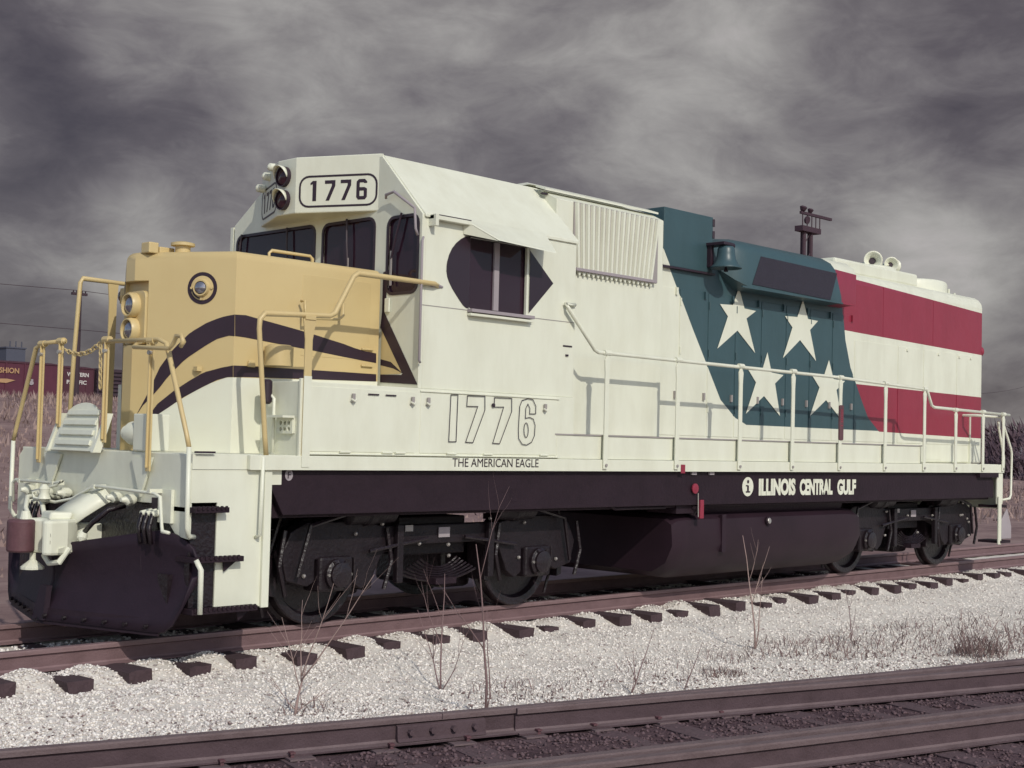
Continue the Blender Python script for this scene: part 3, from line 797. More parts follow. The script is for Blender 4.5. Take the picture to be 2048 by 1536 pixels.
STAR_d = [(10.685, 3.03), (10.812, 2.769), (11.122, 2.756), (10.896, 2.618), (11.043, 2.197), (10.623, 2.465), (10.217, 2.229), (10.448, 2.633), (10.264, 2.783), (10.548, 2.777)]


# ------------------------------------------------------------------ the locomotive (front at x = 0, camera side is -y, rail top z = 0)
loco = empty('diesel_locomotive', (0, 0, 0))
tag(loco, 'white diesel locomotive with gold nose, teal starred field and red stripes', 'locomotive')
SU, SV = (1, 0, 0), (0, 0, 1)             # a sheet on the camera side
FU, FV = (0, -1, 0), (0, 0, 1)            # a sheet facing forward (u = -y)


def P(name, b, m, parent=None, **k):
    return obj(name, b, m, loco if parent is None else parent, **k)


def side_plate(name, loops, y, t, m, parent=None, **k):
    b = B(); b.plate(loops, (0, y, 0), SU, SV, t); return P(name, b, m, parent, **k)


def front_plate(name, loops, x, t, m, parent=None, **k):
    b = B(); b.plate([[(-a, c) for a, c in lp] for lp in loops], (x, 0, 0), FU, FV, t); return P(name, b, m, parent, **k)


def rect(a, b_, c, d): return [(a, c), (b_, c), (b_, d), (a, d)]


# ---- frame
fr = P('underframe', B().box(0.30, 14.75, -1.42, 1.42, 1.05, 1.475), 'under', bevel=0.01)
side_plate('side_sill', [[(0.90, 1.475), (15.0, 1.475), (15.0, 1.60), (0.55, 1.60), (0.55, 1.475)]], -1.56, 0.10, 'white', bevel=0.006)
side_plate('side_sill', [rect(0.55, 15.0, 1.475, 1.60)], 1.66, 0.10, 'white')
side_plate('frame_skirt', [[(0.80, 1.345), (0.80, 1.472), (14.55, 1.472), (14.75, 1.345), (14.75, 1.08), (0.95, 1.08)]], -1.50, 0.05, 'under', bevel=0.006)
P('front_deck', B().box(0.034, 2.4, -1.5, 1.5, 1.555, 1.603), 'white', bevel=0.006)
P('rear_deck', B().box(14.1, 15.02, -1.5, 1.5, 1.555, 1.605), 'white', bevel=0.006)
# raised duct under the walkway: one panel between each pair of posts
POSTX = [5.165, 6.43, 7.68, 8.84, 9.99, 11.19, 12.32]
edges = [4.42] + POSTX + [14.14]
P('walkway_duct', B().box(4.40, 12.35, -1.512, -0.9, 1.602, 1.852), 'white')
P('walkway', B().box(12.35, 14.1, -1.52, -0.9, 1.562, 1.607), 'white')
for a, c in zip(edges[:-2], edges[1:-1]):
    side_plate('duct_panel', [rect(a + 0.012, c - 0.012, 1.605, 1.846)], -1.524, 0.010, 'white', bevel=0.003)
P('walkway_edge', B().box(4.40, 12.35, -1.530, -0.9, 1.853, 1.868), 'grey')

# ---- front end
front_plate('end_sheet', [[(1.40, 1.60), (1.50, 1.52), (1.50, 0.90), (1.32, 0.92), (1.02, 1.17), (-1.02, 1.17), (-1.32, 0.92), (-1.50, 0.90), (-1.50, 1.52), (-1.40, 1.60)]], 0.0, 0.03, 'white', bevel=0.006)
P('draft_pocket', B().box(0.02, 0.6, -1.0, 1.0, 0.55, 1.16), 'oily')
for sy in (-1, 1):
    b = B(); b.prism([(-0.005, sy * 0.62, 1.55), (-0.005, sy * 0.95, 1.56), (-0.02, sy * 0.80, 1.22)], (-0.022, 0, 0))
    P('jacking_gusset', b, 'white')
    front_plate('buffer_block', [rect(sy * 1.18 - 0.10, sy * 1.18 + 0.10, 1.02, 1.30)], -0.032, 0.03, 'white')
    front_plate('pocket_slot', [rect(sy * 0.98 - 0.045, sy * 0.98 + 0.045, 0.97, 1.22)], -0.004, 0.003, 'black')
# plow
for sgn in (-1, 1):
    b = B(); nS, nT = 18, 8; V = []
    for i in range(nS + 1):
        s = i / nS
        ztop = 0.77 + 0.19 * min(1, s / 0.72)
        if s > 0.72: ztop = 0.64 + 0.32 * math.sqrt(max(0, 1 - ((s - 0.72) / 0.28) ** 2))
        zb = 0.12
        if s > 0.80: zb = 0.12 + 0.47 * ((s - 0.80) / 0.20) ** 2.2
        for j in range(nT + 1):
            t = j / nT
            V.append(b.bm.verts.new((-0.45 + 0.50 * s + 0.13 * math.sin(math.pi * t * 0.9) * (1 - 0.3 * s) - 0.06 * (1 - t), sgn * 1.62 * s, zb + (ztop - zb) * t)))
    for i in range(nS):
        for j in range(nT):
            k = i * (nT + 1) + j
            b.bm.faces.new((V[k], V[k + nT + 1], V[k + nT + 2], V[k + 1]))
    o = P('plow_blade', b, 'plow', smooth='all')
    md = o.modifiers.new('thick', 'SOLIDIFY'); md.thickness = 0.025
for sgn in (-1, 1):
    b = B(); tb = []
    for i in range(13):
        s_ = i / 12 * 0.80
        x_ = -0.45 + 0.50 * s_ - 0.075; tb.append((x_, sgn * 1.62 * s_, 0.10))
    v0 = [b.bm.verts.new(q) for q in tb]; v1 = [b.bm.verts.new((q[0] + 0.035, q[1], 0.235)) for q in tb]
    for i in range(12): b.bm.faces.new((v0[i], v0[i + 1], v1[i + 1], v1[i]))
    o = P('wear_bar', b, 'under'); md = o.modifiers.new('thick', 'SOLIDIFY'); md.thickness = 0.02
    for i in range(1, 12, 2):
        q = tb[i]; P('wear_bar_bolt', B().cyl((q[0] + 0.0, q[1], 0.175), (q[0] - 0.03, q[1], 0.172), 0.018, None, 8), 'truckiron', o)
    P('plow_rib', B().tube([(-0.20 + 0.10, sgn * 0.95, 0.90), (-0.22 + 0.14, sgn * 0.95, 0.55)], 0.02, 6), 'plow')
P('plow_brace', B().box(-0.05, 0.25, -1.3, 1.3, 0.35, 0.6), 'oily')
b = B(); b.prism([(-0.52, 0.10, 0.13), (-0.52, -0.10, 0.13), (-0.47, -0.06, 0.42), (-0.47, 0.06, 0.42)], (0.05, 0, 0)); P('plow_prow', b, 'plow')
# coupler
cp = P('coupler', B().box(-0.290, 0.1, -0.085, 0.085, 0.76, 0.95), 'white', bevel=0.015)
b = B(); b.prism([(-0.250, -0.16, 0.70), (-0.250, 0.14, 0.70), (-0.410, 0.20, 0.70), (-0.590, 0.12, 0.70), (-0.510, 0.00, 0.70), (-0.490, -0.12, 0.70), (-0.630, -0.24, 0.70), (-0.590, -0.30, 0.70), (-0.410, -0.28, 0.70)], (0, 0, 0.30))
hd = P('coupler_head', b, 'white', bevel=0.025)
for zz in (0.80, 0.86):
    b = B(); b.plate([rrect(0, 0.11, 0, 0.028, 0.013, 3)], (-0.435, -0.286, zz), (-0.840, -0.08, 0), (0, 0, 1), 0.002)
    P('slot', B().box(-0.580, -0.58, -0.301, -0.296, zz, zz + 0.03), 'black', hd)
b = B(); kp = [(-0.50 + 0.0 * k, 0, 0) for k in range(0)]
for k in range(14):
    a = 2 * math.pi * k / 14; kp.append((-0.655 + 0.115 * math.cos(a) - 0.02 * math.sin(a), 0.085 + 0.135 * math.sin(a) + 0.03 * math.cos(a), 0.71))
b.prism(kp, (0, 0, 0.28))
kn = P('knuckle', b, 'knuckle', bevel=0.02, smooth=True)
P('pin_cap', B().cyl((-0.590, 0.14, 0.99), (-0.590, 0.14, 1.06), 0.05, 0.035, 12), 'white', kn)
b = B(); b.lathe((-0.550, 0.06, 0.70), (0, 0, -1), [(0.025, 0), (0.028, 0.06), (0.10, 0.12), (0.10, 0.14)], 12); P('lock_lifter', b, 'white')
b = B(); b.tube([(-0.470, 0.02, 0.68), (-0.490, -0.12, 0.62), (-0.470, -0.26, 0.64), (-0.390, -0.28, 0.76)], 0.022); P('lock_lifter_rod', b, 'white')
cvp = [(-0.36, 0.10, 1.05), (-0.28, 0.06, 1.12), (-0.16, 0.00, 1.21), (-0.06, -0.03, 1.27)]
b = B(); r0 = [b.bm.verts.new(q) for q in cvp]; r1 = [b.bm.verts.new((q[0] + 0.02, q[1] - 0.20, q[2] - 0.01)) for q in cvp]; r2 = [b.bm.verts.new((q[0] + 0.05, q[1] - 0.29, q[2] - 0.10)) for q in cvp]
for i in range(3): b.bm.faces.new((r0[i], r0[i + 1], r1[i + 1], r1[i])); b.bm.faces.new((r1[i], r1[i + 1], r2[i + 1], r2[i]))
o = P('draft_gear_cover', b, 'white', smooth='all'); md = o.modifiers.new('thick', 'SOLIDIFY'); md.thickness = 0.015
for pts in ([(-0.03, 0.95, 1.16), (-0.20, 0.90, 1.14), (-0.30, 0.72, 1.05), (-0.32, 0.55, 0.92), (-0.36, 0.42, 0.86)], [(-0.03, 0.62, 1.14), (-0.18, 0.60, 1.17), (-0.26, 0.50, 1.12), (-0.30, 0.36, 1.00), (-0.30, 0.26, 0.93)], [(-0.03, -0.55, 1.13), (-0.18, -0.54, 1.10), (-0.26, -0.42, 0.98), (-0.28, -0.30, 0.88)]):
    hz = P('brake_hose', B().tube(pts, 0.022, 8), 'oily' if pts[0][1] < 0 else 'white', smooth='all')
    e_ = pts[-1]; P('hose_coupling', B().lathe(e_, (-0.3, -0.3, -0.8), [(0.03, -0.02), (0.045, 0.01), (0.045, 0.05), (0.02, 0.08)], 10), 'white', hz, smooth=True)
for q in ((-0.07, 1.12, 1.20), (-0.07, 0.78, 1.19), (-0.07, 0.42, 1.20), (-0.07, -0.46, 1.20), (-0.07, -0.70, 1.19)):
    P('valve_body', B().lathe(q, (-1, 0, 0), [(0.03, -0.05), (0.05, -0.02), (0.05, 0.03), (0.03, 0.05), (0.018, 0.09)], 10), 'white', smooth=True)
P('coupler_rib', B().prism([(-0.27, -0.20, 0.72), (-0.50, -0.31, 0.72), (-0.50, -0.315, 0.76), (-0.27, -0.21, 0.80)], (0, 0.02, 0)), 'white')
b = B(); b.prism([(-0.33, -0.18, 0.99), (-0.33, 0.12, 0.99), (-0.45, 0.15, 0.99), (-0.50, -0.10, 0.99)], (0.02, 0, 0.07)); P('coupler_horn', b, 'white', bevel=0.02)
P('coupler_carrier', B().box(-0.14, -0.04, -0.32, 0.32, 0.62, 0.74), 'oily', bevel=0.01)
lev = [(-0.13, 1.32, 1.08), (-0.13, 1.34, 1.26), (-0.13, 1.28, 1.29), (-0.13, 0.52, 1.285), (-0.16, 0.33, 1.31), (-0.18, 0.40, 1.27), (-0.22, 0.76, 1.20), (-0.22, 0.72, 1.14), (-0.2, 0.36, 1.12), (-0.16, 0.14, 1.16), (-0.13, -0.14, 1.27), (-0.13, -0.22, 1.29), (-0.13, -1.18, 1.265), (-0.13, -1.27, 1.24), (-0.13, -1.31, 1.0), (-0.14, -1.34, 0.96), (-0.14, -1.44, 0.955)]
P('uncoupling_lever', B().tube(lev, 0.014, 8), 'white', smooth='all')
for yy in (1.2, 0.55, -0.2, -1.12): P('lever_bracket', B().box(-0.15, -0.03, yy - 0.02, yy + 0.02, 1.265, 1.30), 'white')
for yy in (1.08, 0.98, 0.88, -0.95, -1.03, -1.11):
    hz = P('air_hose', B().tube([(-0.02, yy, 1.10), (-0.10, yy, 1.08), (-0.14, yy - 0.02, 0.98), (-0.12, yy - 0.03, 0.84)], 0.020, 8), 'oily', smooth='all')
    P('hose_fitting', B().cyl((-0.01, yy, 1.105), (-0.11, yy, 1.085), 0.028, 0.026, 10), 'white', hz)
b = B(); b.lathe((-0.28, 0.42, 1.12), (0, 0, 1), [(0.02, 0), (0.06, 0.03), (0.04, 0.08), (0.05, 0.12), (0.02, 0.16)], 12); P('angle_cock', b, 'white', smooth=True)
# drop step between the platforms
ds = []
W0, TOP = 0.74, 0.46
for i in range(13):
    t = math.pi * i / 12; ds.append((0.31 + 0.29 * math.cos(t), 0.33 + 0.13 * math.sin(t)))
ds = [(-0.10, 0.0), (0.70, 0.0)] + [(0.66, 0.2)] + ds + [(-0.04, 0.2)]
tilt = Vector((0.30, 0, 1)).normalized()
b = B(); b.plate([[(-a, c) for a, c in ds[::-1]]], (-0.10, 0, 1.59), FU, tilt, 0.02)
dp = P('drop_step', b, 'white', bevel=0.004)
for k in range(4):
    z0 = 0.055 + 0.095 * k
    b = B(); b.plate([[(-0.60 + 0.02 * k, z0), (0.02 - 0.0 * k, z0), (0.02, z0 + 0.05), (-0.60 + 0.02 * k, z0 + 0.05)]], (-0.10 - 0.024, 0, 1.59), FU, tilt, 0.024)
    P('tread_rib', b, 'white', dp, bevel=0.006)
for yy in (-0.12, 0.71):
    b = B(); b.prism([(-0.13, yy - 0.02, 1.58), (-0.05, yy - 0.02, 1.58), (0.06, yy - 0.02, 1.93), (-0.0, yy - 0.02, 1.93)], (0, 0.04, 0)); P('step_arm', b, 'white', dp)
P('toolbox', B().box(-0.02, 0.22, -0.82, -0.62, 1.61, 1.93), 'white', bevel=0.01)
b = B(); b.lathe((0.08, -0.62, 1.76), (0, 1, 0), [(0.09, 0), (0.105, 0.04), (0.105, 0.16), (0.07, 0.20), (0.07, 0.26), (0.04, 0.27)], 18); P('cable_receptacle', b, 'white', smooth=True)
# front stanchions and rails
for yy, z0, z1 in ((1.03, 1.46, 2.585), (0.67, 1.80, 2.60), (-0.16, 1.67, 2.585), (-0.91, 1.44, 2.55)):
    b = B(); b.box(-0.045, -0.028, yy - 0.032, yy + 0.032, z0, z1); b.box(-0.066, -0.045, yy - 0.007, yy + 0.007, z0 + 0.03, z1)
    st = P('stanchion', b, 'gold', bevel=0.003)
    P('clamp', B().cyl((-0.04, yy - 0.05, z1), (-0.04, yy + 0.05, z1), 0.032, None, 10), 'gold', st, smooth=True)
    P('clamp_bolt', B().cyl((-0.045, yy, z1 - 0.10), (-0.075, yy, z1 - 0.10), 0.02, None, 8), 'chrome', st)
for side, z2 in ((1, 2.60), (-1, 2.57)):
    inner = 0.60 if side > 0 else 0.07
    pts = [(-0.045, side * inner, z2), (-0.045, side * 1.02, z2 - 0.01), (-0.045, side * 1.15, z2 - 0.05), (-0.045, side * 1.50, 1.76), (-0.045, side * 1.54, 1.66)]
    hr = P('front_handrail', B().tube(pts, 0.020, 10), 'gold', smooth='all')
    P('front_handrail_leg', B().tube([(-0.045, side * 1.54, 1.66), (-0.045, side * 1.55, 1.0), (-0.01, side * 1.53, 0.93), (0.06, side * 1.5, 0.92)], 0.020, 10), 'white', smooth='all')
P('coupling_hook', B().tube([(-0.06, -0.70, 2.53), (-0.10, -0.72, 2.50), (-0.10, -1.28, 2.47), (-0.10, -1.34, 2.51), (-0.10, -1.38, 2.57), (-0.10, -1.46, 2.57), (-0.10, -1.49, 2.52), (-0.10, -1.45, 2.48)], 0.018, 8), 'gold', smooth='all')


def chain(p0, p1, sag, n):
    b = B()
    for i in range(n):
        t = (i + 0.5) / n
        p = Vector(p0).lerp(Vector(p1), t) + Vector((0, 0, -4 * sag * t * (1 - t)))
        t2 = t + 0.02
        d = (Vector(p0).lerp(Vector(p1), t2) + Vector((0, 0, -4 * sag * t2 * (1 - t2))) - p).normalized()
        w = d.cross(Vector((1, 0, 0)) if i % 2 else Vector((1, 0, 1))).normalized()
        L_ = (Vector(p1) - Vector(p0)).length / n * 0.66
        b.tube([p + d * L_ * math.cos(a) + w * L_ * 0.55 * math.sin(a) for a in np.linspace(0, 2 * math.pi, 9)], 0.007, 5, False)
    return b


P('safety_chain', chain((-0.05, 0.58, 2.52), (-0.05, -0.07, 2.56), 0.07, 12), 'gold')
P('safety_chain', chain((-0.05, -0.07, 2.56), (-0.05, -0.09, 2.15), 0.0, 7), 'gold')

# ---- steps on the camera side, front corner
side_plate('stepwell_panel', [[(0.27, 0.31), (0.80, 0.31), (0.80, 1.345), (0.92, 1.345), (0.92, 1.474), (0.012, 1.474), (0.012, 1.20), (0.27, 1.20)]], -1.505, 0.02, 'white', bevel=0.003)
side_plate('stepwell_panel', [rect(0.012, 0.548, 1.476, 1.60)], -1.512, 0.02, 'white')
P('stepwell_post', B().box(0.725, 0.80, -1.535, -1.507, 0.30, 1.55), 'white', bevel=0.004)
P('stepwell_riser', B().box(0.03, 0.268, -1.49, -1.0, 0.34, 1.17), 'oily')
for z, x1 in ((1.165, 0.33), (0.755, 0.49), (0.335, 0.645)):
    b = B(); b.box(-0.0, x1, -1.60, -1.10, z - 0.045, z)
    st = P('step_tread', b, 'under', bevel=0.004)
    for k in range(int(x1 / 0.045)):
        P('tread_tooth', B().box(0.015 + k * 0.045, 0.035 + k * 0.045, -1.612, -1.602, z - 0.02, z + 0.012), 'under', st)
    b = B(); b.prism([(x1 - 0.03, -1.52, z - 0.046), (x1 - 0.16, -1.52, z - 0.046), (x1 - 0.15, -1.52, z - 0.13)], (0, -0.012, 0))
    if z < 1: P('step_gusset', b, 'under', st)
P('step_grab', B().tube([(0.02, -1.60, 0.74), (0.05, -1.63, 0.66), (0.055, -1.63, 0.30)], 0.022, 8), 'white', smooth='all')
P('step_grab', B().tube([(0.68, -1.51, 1.60), (0.68, -1.56, 1.58), (0.665, -1.57, 0.92), (0.66, -1.51, 0.90)], 0.016, 8), 'white', smooth='all')
side_plate('grating_slot', [rect(0.03, 0.21, 1.610, 1.626)], -1.545, 0.04, 'black')

# ---- nose
plan = [(2.44, -0.95), (0.76, -0.95), (0.262, -0.075), (0.262, 0.075), (0.76, 0.95), (2.44, 0.95)]
b = B(); b.prism([(x_, y_, 1.605) for x_, y_ in plan], (0, 0, 3.42 - 1.605))
top_e = [e_ for e_ in b.bm.edges if all(v.co.z > 3.4 for v in e_.verts) and not all(v.co.x > 2.4 for v in e_.verts)]
bmesh.ops.bevel(b.bm, geom=top_e, offset=0.085, segments=4, affect='EDGES', profile=0.5)
nose = P('nose', b, 'nose')
cut = obj('cut', B().box(-0.5, 0.37, -0.20, 0.20, 2.56, 3.15), None)
md = nose.modifiers.new('pocket', 'BOOLEAN'); md.operation = 'DIFFERENCE'; md.object = cut; md.solver = 'EXACT'
bpy.context.view_layer.update()
me = bpy.data.meshes.new_from_object(nose.evaluated_get(bpy.context.evaluated_depsgraph_get()))
nose.modifiers.clear(); nose.data = me
bpy.data.objects.remove(cut)
for p in nose.data.polygons: p.use_smooth = True
nose.data.set_sharp_from_angle(angle=math.radians(25))
FT = Vector((0.54, -0.95, 0)).normalized(); FN = Vector((FT.y, -FT.x, 0))     # right-hand nose facet: direction and outward normal
F0 = Vector((0.22, 0, 0))
# twin headlight in the nose pocket
b = B(); b.plate([[(-a, c) for a, c in rrect(-0.19, 0.17, 2.57, 3.06, 0.06)]], (0.31, 0, 0), FU, FV, 0.055)
hl = P('headlight', b, 'gold', bevel=0.01)
for zc in (2.93, 2.70):
    b = B(); b.lathe((0.31, 0.0, zc), (-1, 0, 0), [(0.118, -0.01), (0.118, 0.05), (0.105, 0.075), (0.095, 0.075), (0.085, 0.02)], 24, False)
    P('lamp_ring', b, 'gold', hl, smooth=True)
    b = B(); b.lathe((0.295, 0.0, zc), (-1, 0, 0), [(0.088, 0.02), (0.075, 0.04), (0.04, 0.055), (0.0, 0.06)], 20); P('lamp_lens', b, 'lens', hl, smooth=True)
# round class lights painted as the eagle's eyes
for sgn in (1, -1):
    ft = Vector((FT.x, FT.y * sgn, 0)); fn = Vector((FN.x, FN.y * sgn, 0))
    c = F0 + ft * 0.767 + Vector((0, 0, 3.078)) + fn * 0.002
    uu = ft if sgn > 0 else -ft
    b = B(); b.plate([circle(0, 0, 0.145, 32), circle(0, 0, 0.112, 32)[::-1]], c + fn * 0.003, uu, (0, 0, 1), 0.004); ey = P('class_light', b, 'black')
    b = B(); b.lathe(c, fn, [(0.111, 0.0), (0.111, 0.006), (0.080, 0.010), (0.072, 0.045), (0.060, 0.045), (0.058, 0.02)], 28, False); P('light_bezel', b, 'gold', ey, smooth=True)
    b = B(); b.lathe(c, fn, [(0.060, 0.022), (0.052, 0.045), (0.03, 0.060), (0.0, 0.065)], 20); P('light_lens', b, 'lens' if sgn > 0 else 'marker', ey, smooth=True)
    b = B(); b.plate([[(-0.10, -0.035), (-0.095, 0.005), (-0.112, 0.0)], ], c + fn * 0.012, uu, (0, 0, 1), 0.003)
    b.plate([[(0.10 * math.cos(a) * 1.0, 0.10 * math.sin(a)) for a in np.linspace(math.pi * 1.02, math.pi * 1.45, 9)] + [(0.088 * math.cos(a), 0.088 * math.sin(a)) for a in np.linspace(math.pi * 1.45, math.pi * 1.02, 9)]], c + fn * 0.012, uu, (0, 0, 1), 0.003)
    P('eye_shading', b, 'black', ey)
    b = B(); b.box(-0.006, 0.006, -0.006, 0.006, -0.035, 0.035)
    tabm = b.mesh('tab')
    for ang in (math.pi, math.pi * 1.5, 0):
        b = B(); q_ = c + ft * 0.10 * math.cos(ang) + Vector((0, 0, 0.10 * math.sin(ang))); b.cyl(q_, q_ + fn * 0.022, 0.012, None, 8); P('bezel_screw', b, 'gold', ey)
# painted feather bands
for sgn in (1, -1):
    fn = Vector((FN.x, FN.y * sgn, 0)); sn = Vector((0, -sgn, 0))
    for nm, fac, sid in (('A', BAND_A_FACET, BAND_A_SIDE), ('B', BAND_B_FACET, BAND_B_SIDE)):
        for pts, nn in ((fac, fn), (sid, sn)):
            h = len(pts) // 2; b = B()
            tp = [b.bm.verts.new(Vector((q_[0], q_[1] * sgn, q_[2])) + nn * 0.0035) for q_ in pts[:h]]
            bt = [b.bm.verts.new(Vector((q_[0], q_[1] * sgn, q_[2])) + nn * 0.0035) for q_ in pts[h:][::-1]]
            for i in range(h - 1): b.bm.faces.new((tp[i], tp[i + 1], bt[i + 1], bt[i]))
            o = P('painted_band', b, 'black', nose)
            if nn.dot(Vector((0, 0, 0)) + nn) < 0: pass
P('roof_vent', B().box(0.42, 0.58, -0.22, -0.02, 3.41, 3.47), 'gold', bevel=0.01)
b = B(); b.lathe((0.60, -0.32, 3.41), (0, 0, 1), [(0.07, 0), (0.07, 0.07), (0.11, 0.075), (0.11, 0.10), (0.05, 0.115)], 16); P('sand_hatch', b, 'gold', smooth=True)
P('roof_vent', B().box(0.30, 0.40, -0.24, -0.10, 3.40, 3.50), 'gold', bevel=0.01)
P('nose_grab_iron', B().tube([(1.36, -0.60, 3.38), (1.36, -0.60, 3.49), (1.39, -0.60, 3.515), (1.84, -0.60, 3.515), (1.87, -0.60, 3.49), (1.87, -0.60, 3.38)], 0.014, 8), 'gold', smooth='all')
for x0, x1 in ((1.50, 2.32),):
    side_plate('nose_door', [rect(x0, x1, 2.52, 3.28)], -0.953, 0.006, 'nose', bevel=0.003)
for zz in (2.62, 2.46): P('nose_latch', B().box(2.22, 2.36, -0.975, -0.954, zz, zz + 0.02), 'gold', bevel=0.004)
P('sand_pipe_box', B().lathe((1.16, -1.08, 2.40), (0, 0, 1), [(0.13, 0), (0.13, 0.17), (0.10, 0.19)], 20), 'gold', smooth=True)
P('lifting_lug', B().prism([(0.90, -0.955, 2.38), (0.98, -0.955, 2.38), (0.97, -0.955, 2.44), (0.91, -0.955, 2.44)], (0, -0.03, 0)), 'gold', bevel=0.008)
P('lifting_lug', B().box(0.55, 0.60, -0.70, -0.64, 2.33, 2.37), 'gold')

# ---- battery boxes along the cab and nose
bb = P('battery_box', B().box(1.07, 4.70, -1.52, -0.94, 1.60, 2.255), 'white', bevel=0.006)
P('battery_box', B().box(1.07, 4.70, 0.94, 1.55, 1.60, 2.255), 'white')
side_plate('battery_box_front', [rect(1.06, 1.15, 1.478, 2.28)], -1.548, 0.025, 'white', bevel=0.003)
for a, c in ((1.18, 2.44), (2.50, 4.42)):
    d_ = side_plate('battery_door', [rect(a, c, 1.64, 2.215)], -1.526, 0.010, 'white', bevel=0.003)
    for hx in (a + 0.35, a + 0.85, c - 0.25): P('hinge', B().cyl((hx, -1.534, 1.638), (hx + 0.12, -1.534, 1.638), 0.011, None, 8), 'white', d_)
for hx in (1.66, 2.38, 2.58, 4.22): 
    lt = P('door_latch', B().box(hx - 0.015, hx + 0.015, -1.560, -1.536, 2.09, 2.17), 'grey', bevel=0.004)
    P('latch_handle', B().tube([(hx - 0.03, -1.555, 2.12), (hx, -1.565, 2.10), (hx + 0.03, -1.555, 2.12)], 0.008, 6), 'white', lt)
for hx in (1.84, 2.05): P('vent_slot', B().box(hx, hx + 0.13, -1.5385, -1.5365, 2.165, 2.178), 'black')
P('box_ledge', B().box(2.49, 4.45, -1.535, -1.50, 2.222, 2.236), 'white', bevel=0.003)
P('sill_ledge', B().box(1.17, 4.45, -1.556, -1.52, 1.612, 1.622), 'white', bevel=0.003)
P('key_hole', B().cyl((3.46, -1.537, 2.13), (3.46, -1.55, 2.13), 0.02, None, 10), 'black')
# step and fittings on the box front
front_plate('box_step', [rrect(-1.47, -1.24, 1.79, 1.93, 0.01)] + [circle(-1.42 + 0.06 * i, 1.83 + 0.055 * j, 0.020, 10)[::-1] for i in range(3) for j in range(2)], 1.04, 0.03, 'white')
P('box_step_top', B().box(0.92, 1.05, -1.49, -1.24, 1.93, 1.95), 'white')
b = B(); b.lathe((0.98, -1.16, 2.05), (0, 0, 1), [(0.03, 0), (0.05, 0.02), (0.05, 0.2), (0.03, 0.22)], 14); P('air_whistle', b, 'black', smooth=True)
P('whistle_pipe', B().tube([(1.02, -1.22, 1.62), (1.02, -1.22, 2.1), (1.0, -1.18, 2.14)], 0.016, 8), 'white', smooth='all')

# ---- cab
win_side = rrect(3.12, 3.98, 3.075, 3.78, 0.03)
side_plate('cab_side_wall', [rect(2.5295, 4.70, 2.257, 3.93), win_side[::-1]], -1.50, 0.05, 'white', bevel=0.004)
side_plate('cab_side_wall', [rect(2.48, 4.70, 2.257, 4.08)], 1.65, 0.05, 'white')
doorw = rrect(-1.45, -1.00, 3.18, 3.93, 0.09)
ws_n = rrect(-0.80, 0.03, 3.30, 3.955, 0.09)
ws_f = rrect(0.16, 1.56, 3.30, 3.965, 0.09)
front_plate('cab_front_wall', [[(-1.50, 2.257), (1.62, 2.257), (1.62, 4.08), (0.90, 4.58), (-0.88, 4.56), (-1.50, 3.93)], doorw, ws_n, ws_f], 2.478, 0.05, 'white', bevel=0.004)
P('cab_rear_wall', B().prism([(4.66, -1.45, 2.257), (4.66, 1.6, 2.257), (4.66, 1.6, 4.02), (4.66, 0.85, 4.5), (4.66, -0.85, 4.5), (4.66, -1.45, 3.9)], (0.035, 0, 0)), 'inside')
P('cab_floor', B().box(2.5, 4.66, -1.44, 1.6, 2.26, 2.30), 'inside')
for nm, lp in (('door_window', doorw), ('windshield', ws_n), ('windshield', ws_f)):
    gl = front_plate(nm, [lp], 2.500, 0.008, 'glass')
    b = B(); b.strip([(-a, c) for a, c in lp], 0.030, (2.472, 0, 0), FU, FV, 0.014); P('window_gasket', b, 'black', gl)
roof_prof = [(-1.52, 3.90), (-1.52, 3.935), (-0.88, 4.575), (-0.5, 4.605), (0.5, 4.61), (0.90, 4.59), (1.66, 4.10), (1.66, 4.06), (0.88, 4.52), (-0.88, 4.52)]
b = B(); b.prism([(2.50, y_, z_) for y_, z_ in roof_prof], (2.22, 0, 0)); P('cab_roof', b, 'white', bevel=0.008)
# number board housing: a blunt wedge over the windshields
hp = [(2.50, -0.88), (2.085, -0.0 + 0.02), (2.085, 0.16), (2.50, 1.02)]
b = B(); b.prism([(2.50, -0.885, 4.02), (2.085, -0.005, 4.02), (2.085, 0.30, 4.02), (2.42, 1.05, 4.02), (2.50, 1.05, 4.02)], (0, 0, 0.575))
nb = P('number_board_housing', b, 'white', bevel=0.012)
NT = Vector((2.50 - 2.085, -0.88, 0)).normalized(); NN = Vector((NT.y, -NT.x, 0))
N0 = Vector((2.085, -0.005, 0)) + NN * 0.003
